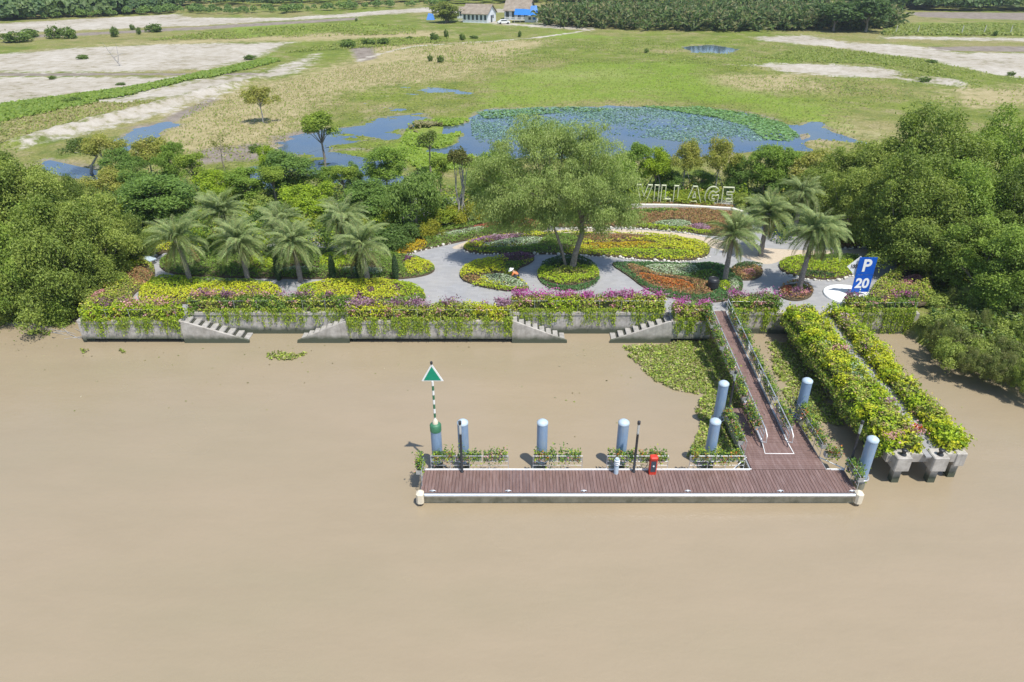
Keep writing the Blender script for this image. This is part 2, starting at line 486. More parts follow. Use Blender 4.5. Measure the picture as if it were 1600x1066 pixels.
POND = [
 [(735,190),(760,173),(850,170),(980,168),(1100,170),(1170,178),(1215,192),(1245,212),(1250,232),(1050,245),(900,245),(760,245),(710,235),(735,212)],
 [(436,222),(490,207),(560,199),(590,185),(655,179),(664,187),(628,197),(612,214),(545,221),(505,233),(445,245)],
 [(183,228),(215,203),(255,193),(275,196),(250,206),(222,226),(190,236)],
 [(1072,74),(1110,71),(1150,78),(1132,84),(1085,82)],
 [(1258,195),(1275,193),(1300,210),(1340,222),(1270,217)],
 [(70,252),(160,266),(150,278),(75,268)],
 [(478,242),(560,236),(605,250),(640,285),(560,300),(500,290),(465,262)],
 [(402,262),(442,256),(446,290),(400,292)],
]
MARSH = [[(540,145),(700,128),(760,148),(720,172),(640,184),(550,172)], [(600,235),(650,190),(740,185),(740,240),(700,250)]]

def axis(segs):
    out = []
    for a, b_, st in segs: out += list(np.arange(a, b_, st))
    return np.array(out + [segs[-1][1]])
xs = axis([(-4000,-1000,500), (-1000,-320,40), (-320,-150,2.2), (-150,150,0.8), (150,320,2.2), (320,1000,40), (1000,4000,500)])
ys = axis([(34,50,1.0), (50,170,0.5), (170,270,1.0), (270,440,2.2), (440,800,20), (800,5000,400)])
X, Y = np.meshgrid(xs, ys)
Xf, Yf_ = X.ravel(), Y.ravel()
bank = [(-4000,60)] + [at(px, py, 0.3) for px, py in [(-300,470),(0,467),(135,461)]] + [(-30,49),(29.5,49)] + [at(px, py, 0.3) for px, py in [(1452,548),(1500,568),(1600,590),(1800,640)]] + [(4000,36)]
bx, by = zip(*bank)
bankY = np.interp(Xf, bx, by) + wob(Xf, Yf_*0, 0.9, 3) * 0.5
t = np.clip((Yf_ - bankY) / 3.5, 0, 1)
Z = -1.2 + (ZF + 1.2) * (t * t * (3 - 2*t))
Z = Z + t * (wob(Xf, Yf_, 0.16, 1) * 0.10 + wob(Xf, Yf_, 0.55, 2) * 0.05)
soft = lambda d, w: np.clip(0.5 + d / w, 0, 1)
def maskof(pgs, w, z=ZF):
    m = np.zeros(Xf.shape)
    for pg in pgs: m = np.maximum(m, soft(sdist(Xf, Yf_, poly(pg, z)), w))
    return m
sand = maskof(SAND, 8.0)
for tr_, w in TRACKS:
    q = poly(tr_, ZF)
    for i in range(len(q) - 1):
        sand = np.maximum(sand, 0.75 * np.clip(1.2 - segdist(Xf, Yf_, q[i], q[i+1]) / w, 0, 1))
dry, mud, lush = maskof(DRY, 14.0), maskof(MUD, 5.0), maskof(LUSH, 12.0)
fade = np.clip((Yf_ - 330) / 60, 0, 1)
for pg in POND:
    d = sdist(Xf, Yf_, poly(pg, ZP))
    k = np.clip(0.5 + (d + wob(Xf, Yf_, 0.5, 5) * 1.2) / 4.0, 0, 1)
    Z -= k * (0.62 if pg is POND[0] else 0.40 + .30*wob(Xf, Yf_*1.8, .35, 11) + .22*wob(Xf, Yf_*2.2, .95, 12) if pg in (POND[1], POND[6]) else 0.7)
    mud = np.maximum(mud, np.clip(1 - np.abs(d + 0.8) / 1.8, 0, 1) * 0.62)
for pg in MARSH:
    d = sdist(Xf, Yf_, poly(pg, ZP))
    k = np.clip(0.5 + d / 6.0, 0, 1)
    Z -= k * (0.10 + 0.22 * (wob(Xf, Yf_ * 2.0, 0.22, 8) + 0.5 * wob(Xf, Yf_ * 1.6, 0.6, 9)))
berm = poly([(30,224),(130,196),(250,165),(335,142),(400,126)], ZF)
for i in range(len(berm) - 1):
    dd = segdist(Xf, Yf_, berm[i], berm[i+1])
    e_ = np.exp(-(dd / 2.2) ** 2)
    Z = np.where(e_ > .12, np.maximum(Z, ZF - 0.2 + (1.0 + 0.25 * wob(Xf, Yf_, 1.2, 4)) * e_), Z)
bk = poly([(1140,108),(1280,106),(1390,114),(1500,131)], ZF)
for i in range(len(bk) - 1):
    e_ = np.exp(-(segdist(Xf, Yf_, bk[i], bk[i+1]) / 3.0) ** 2)
    Z = np.where(e_ > .12, np.maximum(Z, ZF - 0.2 + 0.8 * e_), Z)
mud = np.maximum(mud, np.clip(1 - np.abs(Yf_ - bankY - 1.0) / 2.2, 0, 1) * 0.8)
nx, ny = len(xs), len(ys)
ii, jj = np.meshgrid(np.arange(nx - 1), np.arange(ny - 1))
q0 = (jj * nx + ii).ravel()
quads = np.stack([q0, q0 + 1, q0 + 1 + nx, q0 + nx], axis=1)
terr = link('field_terrain', grid_mesh('field_terrain', np.stack([Xf, Yf_, Z], 1), quads, field_m,
            {'sand': sand, 'dry': dry, 'mud': mud, 'lush': lush}, smooth=True))
tag(terr, 'flat marshy field of grass, dry scrub and pale sand behind the garden', 'field', kind='structure')
def terrain_z(x, y):
    i = min(max(np.searchsorted(xs, x), 1), nx - 1); j = min(max(np.searchsorted(ys, y), 1), ny - 1)
    return float(Z[j * nx + i])

rb = MB()
rb.add([(-4000,-400,0),(4000,-400,0),(4000,75,0),(-4000,75,0)], [(0,1,2,3)])
tag(rb.build('river', river_m), 'wide silty brown river in front of the garden', 'river', kind='structure')
for k, (pg, nm) in enumerate(zip(POND, ['lotus pond behind the garden trees', 'blue marsh pool left of the lotus pond', 'narrow ditch below the sand bank', 'small far pool in the grass', 'small inlet right of the lotus pond', 'pool behind the left riverbank trees', 'lower marsh pool behind the middle trees', 'small dark pool behind the round dark tree'])):
    w = poly(pg, ZP); cx = sum(p[0] for p in w) / len(w); cy = sum(p[1] for p in w) / len(w)
    m = MB(); e = 10
    xx = [p[0] for p in w]; yy = [p[1] for p in w]
    pgw = [(cx + (a - cx) * 1.12 + (1.5 if a > cx else -1.5), cy + (c_ - cy) * 1.12 + (1.5 if c_ > cy else -1.5)) for a, c_ in w]
    if area(w) > 0:
        sgn = sum(pgw[i][0]*pgw[(i+1) % len(pgw)][1] - pgw[(i+1) % len(pgw)][0]*pgw[i][1] for i in range(len(pgw)))
        if sgn < 0: pgw = pgw[::-1]
    m.add([(a, c_, ZP - 0.002 * k) for a, c_ in pgw], [tuple(range(len(pgw)))])
    tag(m.build('pond_water', pond_m), nm, 'pond', kind='structure')
mm = MB()
mw = [p for pg in MARSH[:2] for p in poly(pg, ZP)]
for pg in MARSH[:1]:
    w = poly(pg, ZP - 0.02)
    sgn = sum(w[i][0]*w[(i+1) % len(w)][1] - w[(i+1) % len(w)][0]*w[i][1] for i in range(len(w)))
    if sgn < 0: w = w[::-1]
    mm.add([(a, c_, ZP - 0.02) for a, c_ in w], [tuple(range(len(w)))])
tag(mm.build('marsh_water', pond_m), 'shallow water showing between marsh grass', 'water', kind='structure')

# ------------------------------------------------------------------ garden terrace and quay
terr_pts = [(-31.7,YF+.3),(-24.4,YF+.3),(-24.4,YR+.2),(-12.1,YR+.2),(-12.1,YF+.3),(0,YF+.3),(0,YR+.2),(11.8,YR+.2),(11.8,YF+.3),(14.7,YF+.3),(14.7,YR+.2),(30.3,YR+.2),
            (31.5,52),(34,58),(36,66),(30,74),(10,76),(-15,74),(-27,70),(-31,60),(-32.2,52)]
tm = MB().prism(terr_pts, 1.35, ZG)
tag(tm.build('garden_paving', pave_m), 'grey paved garden terrace with curved paths', 'paving', kind='structure')
sp = MB()
spg = smooth_poly(poly([(700,388),(740,374),(790,366),(860,359),(960,357),(1060,363),(1120,374),(1165,384),(1215,390),(1300,392),(1370,388),(1372,400),(1290,402),(1230,404),(1200,415),(1180,408),(1150,398),(1100,383),(960,370),(830,372),(760,378),(722,390)], ZG))
sp.prism(spg, ZG - 0.05, ZG + 0.006)
tag(sp.build('sand_path', sandpath_m), 'pale sandy footpath curving behind the crescent flower bed', 'path', kind='structure')
rp = at(1325, 462, ZG)
pl = MB().lathe([(1.85, -0.05), (1.85, 0.10), (1.80, 0.13)], 40, (rp[0], rp[1], ZG))
tag(pl.build('round_platform', white_m), 'low round white platform beside the blue parking sign', 'platform')

step_m = mottled('worn_step', (0.25, 0.24, 0.22), (0.42, 0.40, 0.37), 3, .85, .4, .03)
gap_shade_m = mottled('stair_gap_shade', (0.035, 0.038, 0.030), (0.07, 0.072, 0.055), 3, .7, .4, .03)  # near-black stair core: shade of the gaps between treads put into the colour
quay = tag(empty('quay_wall', (0, YF, 0)), 'weathered concrete quay wall with four flights of steps down to the river', 'quay wall')
def qpart(name, m, mat=conc_m, par=quay):
    m.v = [(x, y - YF, z) for x, y, z in m.v]
    return m.build(name, mat, par)
for x0, x1 in ((-31.7,-24.4), (-12.1,0.0), (11.8,14.7)):
    qpart('wall_panel', MB().box(x0, x1, YF, YF+.28, .34, 1.62))
    qpart('coping', MB().box(x0-.05, x1+.05, YF-.06, YF+.34, 1.62, 1.83))
    qpart('backing_wall', MB().box(x0, x1, YR+.05, YR+.35, -1, 1.34))
    n = max(2, int((x1 - x0) / 2.6))
    for k in range(n + 1):
        xx = x0 + .25 + (x1 - x0 - .5) * k / n
        qpart('support_pile', MB().box(xx-.16, xx+.16, YF+.36, YF+.68, -1, 1.34))
for x0, x1 in ((-24.4,-12.1), (0.0,11.8), (14.7,30.4)):
    qpart('wall_panel', MB().box(x0+.003, x1-.003, YR, YR+.30, -1, 1.62))
    qpart('coping', MB().box(x0+.06, x1-.06, YR-.06, YR+.36, 1.62, 1.83))
qpart('wall_panel', MB().box(-31.95, -31.7, YF+.003, 60, .2, 1.62))
qpart('coping', MB().box(-32.02, -31.64, YF+.05, 60, 1.625, 1.835))
qpart('wall_panel', MB().box(30.4, 30.7, YR+.002, 56, -.5, 1.7))
for xa, xb in ((-24.4,-19.6), (-12.1,-16.0), (0.0,4.1), (11.8,7.3)):
    n = 8
    st = empty('stair', (0, 0, 0)); st.parent = quay
    for k in range(n):
        a_, b_ = xa + (xb-xa)*k/n, xa + (xb-xa)*(k+1)/n
        zt = 1.62 - (k + .5) * 1.62 / n
        lo, hi = min(a_, b_), max(a_, b_)
        gp_ = (hi - lo) * .27
        lo2, hi2 = (lo+.004, hi-gp_) if xb > xa else (lo+gp_, hi-.004)
        qpart('step', MB().bevbox(lo2, hi2, YF+.12, YR-.004, zt-.13, zt, .02), step_m, st)
        qpart('stair_core', MB().box(lo+.001, hi-.001, YF+.13, YR-.01, -1, zt-.14-(.06 if k % 2 else .061)), gap_shade_m, st)
    sgn = 1 if xb > xa else -1
    vs = [(xa, 1.78), (xa + sgn*.25, 1.78), (xb, .20), (xb, -1), (xa, -1)]
    m = MB(); nn = len(vs)
    pts = [(x, YF-.06, z) for x, z in vs] + [(x, YF+.116, z) for x, z in vs]
    fs = [tuple(range(nn)), tuple(range(2*nn-1, nn-1, -1))] + [(i, nn+i, nn+(i+1) % nn, (i+1) % nn) for i in range(nn)]
    if sgn > 0: fs = [f[::-1] for f in fs]
    qpart('stringer', m.add(pts, fs), conc_m, st)

# ------------------------------------------------------------------ plant palettes (leaf colours)
C = dict(
 yellow=[(0.58,0.58,0.035),(0.50,0.55,0.04),(0.64,0.60,0.04),(0.36,0.45,0.04)],
 lime=[(0.36,0.47,0.03),(0.46,0.54,0.03),(0.24,0.36,0.03)],
 green=[(0.13,0.22,0.04),(0.18,0.28,0.045),(0.24,0.34,0.06)],
 dark=[(0.045,0.10,0.035),(0.07,0.13,0.04),(0.10,0.17,0.05)],
 edge=[(0.06,0.15,0.05),(0.09,0.20,0.06),(0.12,0.24,0.08)],
 red=[(0.56,0.12,0.09),(0.64,0.18,0.13),(0.46,0.12,0.08),(0.24,0.22,0.06)],
 bronze=[(0.40,0.20,0.10),(0.48,0.27,0.14),(0.28,0.22,0.08),(0.26,0.29,0.08),(0.36,0.18,0.10)],
 orange=[(0.60,0.16,0.04),(0.55,0.24,0.06),(0.30,0.18,0.05)],
 gold=[(0.55,0.36,0.02),(0.60,0.42,0.03),(0.36,0.34,0.03)],
 white=[(0.52,0.58,0.42),(0.62,0.66,0.54),(0.26,0.36,0.18),(0.20,0.32,0.14)],
 purple=[(0.20,0.08,0.16),(0.30,0.13,0.25),(0.16,0.10,0.10)],
 mauve=[(0.42,0.24,0.36),(0.34,0.18,0.28),(0.50,0.34,0.42)],
 magenta=[(0.48,0.09,0.36),(0.58,0.14,0.44),(0.40,0.12,0.30)],
 pink=[(0.60,0.28,0.32),(0.66,0.40,0.40),(0.48,0.22,0.20)],
 bushm=[(0.26,0.36,0.05),(0.44,0.50,0.05),(0.58,0.60,0.08),(0.13,0.20,0.04),(0.36,0.44,0.07),(0.40,0.26,0.16)],
 olive=[(0.17,0.20,0.06),(0.23,0.26,0.09),(0.28,0.30,0.13)],
)
HT = dict(yellow=.5, lime=.5, green=.45, dark=.5, edge=.22, red=.5, bronze=.38, orange=.4, gold=.4, white=.35, purple=.6, mauve=.4, magenta=.6, pink=.5, bushm=.6)
PART = dict(yellow='yellow_foliage', lime='lime_foliage', green='green_foliage', dark='dark_foliage', edge='border_foliage', red='red_flowers', bronze='bronze_foliage', orange='orange_flowers', gold='golden_flowers', white='white_flowers', purple='purple_foliage', mauve='mauve_flowers', magenta='magenta_flowers', pink='pink_flowers', bushm='mixed_foliage')

def plant_mass(pg, kind, dens=150, size=0.17, base=ZG + .1, ht=None, taper=0.5):
    """leaf mass growing over a plan polygon"""
    n = int(area(pg) * dens) + 30
    P2 = sample(pg, n)
    d = np.clip(sdist(P2[:, 0], P2[:, 1], pg), 0, None)
    h = (HT.get(kind, .4) if ht is None else ht)
    env = h * (0.35 + 0.65 * np.clip(d / taper, 0, 1)) * (0.82 + 0.28 * wob(P2[:, 0], P2[:, 1], 2.4, len(pg)))
    z = base + env * (0.45 + 0.6 * rng.random(n) ** 0.5)
    Nn = rng.normal(size=(n, 3)) * 0.55 + np.array([0, -.15, 1.0])
    return Leaves().add(np.column_stack([P2, z]), Nn, size * rng.uniform(.6, 1.3, n), pal(n, C[kind]), 0.55)

def stones(loop, idx, name='edging_stones', size=.17, parent=None, gap=1.5):
    """row of small pale boulders along part of a bed's outline"""
    m = MB()
    ico = [(0,0,1),(.89,0,.45),(.28,.85,.45),(-.72,.53,.45),(-.72,-.53,.45),(.28,-.85,.45),(.72,.53,-.45),(-.28,.85,-.45),(-.89,0,-.45),(-.28,-.85,-.45),(.72,-.53,-.45),(0,0,-1)]
    icf = [(0,1,2),(0,2,3),(0,3,4),(0,4,5),(0,5,1),(1,6,2),(2,7,3),(3,8,4),(4,9,5),(5,10,1),(2,6,7),(3,7,8),(4,8,9),(5,9,10),(1,10,6),(6,11,7),(7,11,8),(8,11,9),(9,11,10),(10,11,6)]
    for i in range(len(idx) - 1):
        a, b_ = loop[idx[i]], loop[idx[i+1]]
        L = math.hypot(b_[0]-a[0], b_[1]-a[1]); k = max(1, int(L / (size * gap)))
        for j in range(k):
            t_ = (j + random.uniform(.1, .9)) / k
            s = size * random.choice([.45, .55, .6, .7, .8, 1.1])
            r0 = random.uniform(0, 6.3); cx, cy = a[0]+(b_[0]-a[0])*t_ + random.gauss(0, .05), a[1]+(b_[1]-a[1])*t_ + random.gauss(0, .05)
            sx_, sy_, sz_ = s*random.uniform(.8,1.3), s*random.uniform(.7,1.1), s*random.uniform(.6,.9)
            vs = []
            for x, y, z in ico:
                x, y = x*sx_*random.uniform(.85,1.1), y*sy_*random.uniform(.85,1.1)
                vs.append((cx + x*math.cos(r0) - y*math.sin(r0), cy + x*math.sin(r0) + y*math.cos(r0), ZG + sz_*.6 + z*sz_))
            m.add(vs, icf)
    o = m.build(name, stone_m, parent)
    o['kind'] = 'stuff'
    return o

def bed(label, outline, fill, zones=(), rocks=None, dens=150, size=.17, sm=2, cat='flower bed', ht=None):
    pg = smooth_poly(poly(outline, ZG), sm)
    root = tag(empty('flower_bed', (*np.mean(np.array(pg), 0), ZG)), label, cat)
    off = root.location.copy()
    def put(o):
        o.parent = root; o.matrix_parent_inverse = Matrix.Translation(-off)
    put(MB().prism(pg, ZG - .04, ZG + .13).build('soil', soil_m))
    zs = [(k, smooth_poly(poly(z, ZG), 1)) for k, z in zones]
    # base fill without the zones
    L = {}
    def grow(kind, region, cut, hh=None):
        lf = plant_mass(region, kind, dens, size, ht=hh)
        V = lf.V[0].reshape(-1, 4, 3); Cc = lf.C[0].reshape(-1, 4, 3)
        ctr = V.mean(1)
        keep = np.ones(len(V), bool)
        jx = ctr[:, 0] + rng.normal(size=len(V)) * .12; jy = ctr[:, 1] + rng.normal(size=len(V)) * .12
        for z in cut: keep &= ~inpoly(jx, jy, z)
        keep &= inpoly(jx, jy, pg) | (rng.random(len(V)) < .5)
        l = L.setdefault(kind, Leaves())
        if keep.any():
            l.V.append(V[keep].reshape(-1, 3)); l.C.append(Cc[keep].reshape(-1, 3))
    grow(fill, pg, [z for _, z in zs], ht)
    for i, (k, z) in enumerate(zs): grow(k, z, [zz for _, zz in zs[i+1:]])
    for k, l in L.items():
        if l.V:
            o = l.build(PART[k], leaf_m); put(o); o['kind'] = 'stuff'
    if rocks is not None:
        w = poly(rocks, ZG)
        put(stones(w, list(range(len(w)))))
    return root

bed('mixed green and pink bed at the far left corner of the quay',
    [(128,492),(138,468),(150,455),(180,425),(215,400),(240,412),(244,430),(236,447),(210,458),(206,472),(226,480),(222,494)], 'bushm',
    [('bronze', [(195,432),(215,417),(243,428),(236,448),(212,452)]), ('lime', [(185,425),(213,402),(225,412),(200,430)]), ('pink', [(140,470),(160,452),(172,462),(150,480)]), ('purple', [(165,478),(182,476),(182,488),(165,488)])], ht=.7)
bed('bright yellow foliage bed on the quay below the two leftmost palms',
    [(224,446),(260,432),(330,440),(420,444),(441,452),(442,470),(330,474),(225,478),(214,466)], 'yellow',
    [('lime', [(224,446),(260,432),(330,440),(330,452),(250,458)]), ('green', [(300,436),(420,442),(420,449),(300,447)])])
bed('bright yellow foliage bed on the quay beside the broad grey path',
    [(462,474),(468,448),(520,440),(600,440),(645,445),(668,462),(660,477),(560,478)], 'yellow',
    [('lime', [(610,442),(650,446),(668,462),(640,470),(615,460)]), ('green', [(640,468),(668,462),(662,478),(560,480),(580,474)]), ('purple', [(556,462),(568,462),(568,474),(556,474)]), ('purple', [(575,455),(587,455),(587,463),(575,463)]), ('purple', [(614,450),(625,450),(625,460),(614,460)]), ('lime', [(465,450),(495,446),(495,464),(465,466)])])
bed('long shaded bed under the row of palms ending in a yellow tip',
    [(248,431),(252,398),(330,388),(420,390),(520,392),(610,398),(660,404),(684,420),(668,432),(618,438),(560,437),(400,436)], 'green',
    [('yellow', [(630,408),(668,408),(682,420),(665,431),(632,432)]), ('lime', [(390,400),(432,398),(436,428),(392,428)]), ('lime', [(500,398),(560,398),(560,426),(500,424)]), ('white', [(440,420),(500,420),(500,429),(440,429)]), ('white', [(530,420),(600,420),(600,434),(540,430)]), ('purple', [(630,404),(650,406),(646,414),(632,412)])])
bed('long bed of gold, white and red flowers along the back of the curving path',
    [(612,402),(614,374),(660,362),(735,350),(780,346),(852,344),(862,352),(850,364),(790,366),(735,375),(690,385),(655,393),(626,402)], 'green',
    [('gold', [(616,402),(618,378),(665,376),(672,388),(640,398)]), ('lime', [(612,375),(660,364),(668,374),(618,380)]), ('white', [(668,372),(760,354),(768,362),(690,376)]), ('red', [(738,356),(785,350),(790,358),(745,360)]), ('red', [(798,348),(852,344),(856,358),(800,360)])],
    rocks=[(626,402),(655,393),(690,384.5),(735,374),(790,365.5),(850,363)])
bed('wide crescent bed of white, green and yellow plants behind the shady tree',
    [(722,386),(742,374),(790,369),(840,366),(950,366),(1040,370),(1100,380),(1112,392),(1100,405),(1060,409),(1020,407),(960,402),(880,398),(800,397),(750,398),(728,394)], 'yellow',
    [('mauve', [(726,388),(742,375),(790,369),(830,368),(800,377),(750,382)]), ('white', [(738,388),(790,376),(850,372),(850,386),(790,390)]), ('green', [(724,388),(745,392),(840,388),(850,370),(905,368),(905,398),(800,398),(738,396)]), ('white', [(745,386),(790,376),(830,373),(835,384),(780,389)]), ('bronze', [(905,368),(1010,370),(1010,379),(905,384)]), ('gold', [(905,384),(1020,380),(1030,390),(910,394)]), ('lime', [(905,394),(1000,392),(1100,398),(1060,408),(960,402)])],
    rocks=[(724,392),(735,396.5),(760,398.5),(800,397.5),(850,397),(880,398.5),(920,401),(960,403),(1000,407.5),(1040,409.5),(1080,409),(1108,402)])
bed('sloping upper bed of bronze and white plants below the letters',
    [(856,352),(890,338),(960,330),(1050,327),(1150,332),(1172,345),(1176,366),(1120,371),(1060,361),(960,355),(880,357)], 'bronze',
    [('olive' if False else 'green', [(856,352),(890,338),(975,330),(985,340),(960,354)]), ('white', [(1010,350),(1075,345),(1085,358),(1040,360)]), ('mauve', [(1072,356),(1100,351),(1118,364),(1085,363)]), ('lime', [(985,352),(1100,362),(1120,370),(1000,359)]), ('green', [(985,331),(1060,329),(1060,335),(990,338)])],
    rocks=[(880,358),(930,357),(960,356),(1000,358),(1060,363),(1110,372)])
bed('low bronze strip at the foot of the outlined letters',
    [(905,321),(980,317),(1060,318),(1145,322),(1146,327),(1060,324),(980,323),(905,326)], 'bronze', [], sm=1, ht=.25)
bed('comma-shaped island bed with yellow, purple and white plants and the kneeling gardener',
    [(716,433),(722,419),(745,410),(775,405),(795,401),(828,399),(837,405),(828,413),(808,421),(806,433),(823,446),(829,453),(800,457),(760,451),(730,443)], 'yellow',
    [('purple', [(775,405),(795,401),(828,399),(837,405),(826,412),(790,412)]), ('green', [(785,412),(826,411),(806,424),(806,434),(785,430)]), ('white', [(752,433),(790,430),(822,446),(826,453),(790,452),(752,442)]), ('bronze', [(718,436),(750,432),(752,446),(728,443)]), ('lime', [(728,444),(760,450),(828,453),(800,458),(745,451)])])
th = [2*math.pi*k/20 for k in range(20)]
bed('round green and yellow bed around the foot of the big airy tree',
    [(888+49*math.cos(a), 430-25*math.sin(a)) for a in th], 'lime',
    [('dark', [(842,425),(850,408),(888,402),(925,408),(935,424),(888,420)]), ('bushm', [(845,432),(888,418),(932,432),(888,438)]), ('edge', [(840,432),(850,442),(888,451),(926,442),(936,432),(938,438),(925,452),(888,458),(850,452)])], sm=1, dens=170)
bed('leaf-shaped bed with red middle and dark green border by the tall palm',
    [(950,412),(975,411),(1010,411),(1090,414),(1112,410),(1150,424),(1163,445),(1155,463),(1130,473),(1095,473),(1040,466),(1005,451),(982,432)], 'edge',
    [('bronze', [(974,415),(1000,417),(1030,432),(1110,440),(1120,460),(1080,466),(1020,452),(990,432)]), ('white', [(1000,416),(1085,416),(1095,428),(1060,434),(1025,432)]), ('orange', [(995,428),(1025,434),(1080,444),(1090,458),(1040,454),(1005,440)]), ('green', [(1075,428),(1118,424),(1122,440),(1085,440)]), ('lime', [(1122,442),(1140,440),(1142,456),(1126,458)]), ('white', [(1138,436),(1152,438),(1156,452),(1142,462)])],
    rocks=[(974,413),(1000,412),(1040,411.5),(1090,414)])
bed('small red and green shrub bed behind the tall palm',
    [(1166+26*math.cos(a), 426-13*math.sin(a)) for a in th], 'bronze', [('dark', [(1140,425),(1150,414),(1192,414),(1190,422)]), ('pink', [(1160,425),(1180,424),(1180,434),(1160,434)])], sm=1)
bed('lime green bed at the right end of the sandy path',
    [(1214,414),(1230,403),(1300,400),(1348,402),(1350,424),(1310,438),(1262,437),(1224,428)], 'lime',
    [('green', [(1250,402),(1348,402),(1348,414),(1250,412)]), ('dark', [(1240,428),(1300,430),(1310,437),(1250,436)])],
    rocks=[(1224,429),(1262,438),(1310,439),(1350,426)])
bed('small round bed of dark red plants at the foot of the right-hand palm',
    [(1243+27*math.cos(a), 458-13*math.sin(a)) for a in th], 'bronze', [('purple', [(1220,456),(1262,452),(1268,466),(1226,468)]), ('lime', [(1240,448),(1258,448),(1258,458),(1240,458)]), ('red', [(1218,452),(1238,450),(1236,464),(1220,462)]), ('pink', [(1250,458),(1264,456),(1262,466),(1250,466)])], sm=1, ht=.8)
bed('tangled bed of mixed shrubs at the right corner behind the parking sign',
    [(1352,478),(1362,450),(1390,430),(1425,418),(1452,428),(1455,470),(1440,480)], 'bushm',
    [('pink', [(1400,440),(1440,430),(1445,455),(1405,458)]), ('red', [(1400,416),(1425,412),(1428,424),(1402,426)])], ht=1.1)
bed('small dark pink bed beyond the sandy path at the right',
    [(1290,388),(1310,374),(1372,366),(1376,384),(1330,388)], 'bronze', [('purple', [(1340,370),(1372,366),(1374,380),(1340,380)])], rocks=[(1292,389),(1330,389),(1374,385)])
bed('yellow and green bed behind the leftmost palm by the grey slab',
    [(232,400),(236,384),(330,370),(420,372),(425,386),(330,386),(252,396)], 'yellow', [('green', [(300,376),(420,372),(425,386),(320,386)])])

# white kerb in front of the letters
kb = MB(); k0 = poly([(905,330),(985,325),(1060,326),(1142,331),(1160,336)], ZG)
for i in range(len(k0) - 1):
    a, b_ = Vector((*k0[i], 0)), Vector((*k0[i+1], 0)); d = (b_ - a).normalized(); nrm = Vector((-d.y, d.x, 0)) * .22
    vs = []
    for q in (a, b_):
        for sg in (-1, 1):
            for z in (ZG - .05, ZG + .42): vs.append((q.x + nrm.x*sg, q.y + nrm.y*sg, z))
    kb.add(vs, [(0,1,3,2),(4,6,7,5),(0,4,5,1),(2,3,7,6),(1,5,7,3)])
tag(kb.build('kerb_wall', stone_m), 'low pale kerb wall curving in front of the letters', 'kerb')

# ------------------------------------------------------------------ hedges along the quay and on the jetty
def shell(n, x0, x1, y0, y1, z0, z1, faces='tfblr', lump=.26, sc=1.5, seed=1):
    fa = {'t': (x1-x0)*(y1-y0), 'f': (x1-x0)*(z1-z0), 'b': (x1-x0)*(z1-z0), 'l': (y1-y0)*(z1-z0), 'r': (y1-y0)*(z1-z0)}
    k = list(faces); w = np.array([fa[c_] for c_ in k]); ch = rng.choice(len(k), n, p=w/w.sum())
    P = np.column_stack([rng.uniform(x0, x1, n), rng.uniform(y0, y1, n), rng.uniform(z0, z1, n)])
    Nn = np.zeros((n, 3))
    for i, c_ in enumerate(k):
        s = ch == i
        ax, v, d = {'t': (2, z1, 1), 'f': (1, y0, -1), 'b': (1, y1, 1), 'l': (0, x0, -1), 'r': (0, x1, 1)}[c_]
        P[s, ax] = v; Nn[s, ax] = d
    off = lump * (wob(P[:, 0] + P[:, 1]*.6, P[:, 2] + P[:, 1], sc, seed) - .35 + rng.normal(size=n) * .45)
    P = P + Nn * off[:, None]
    return P, Nn
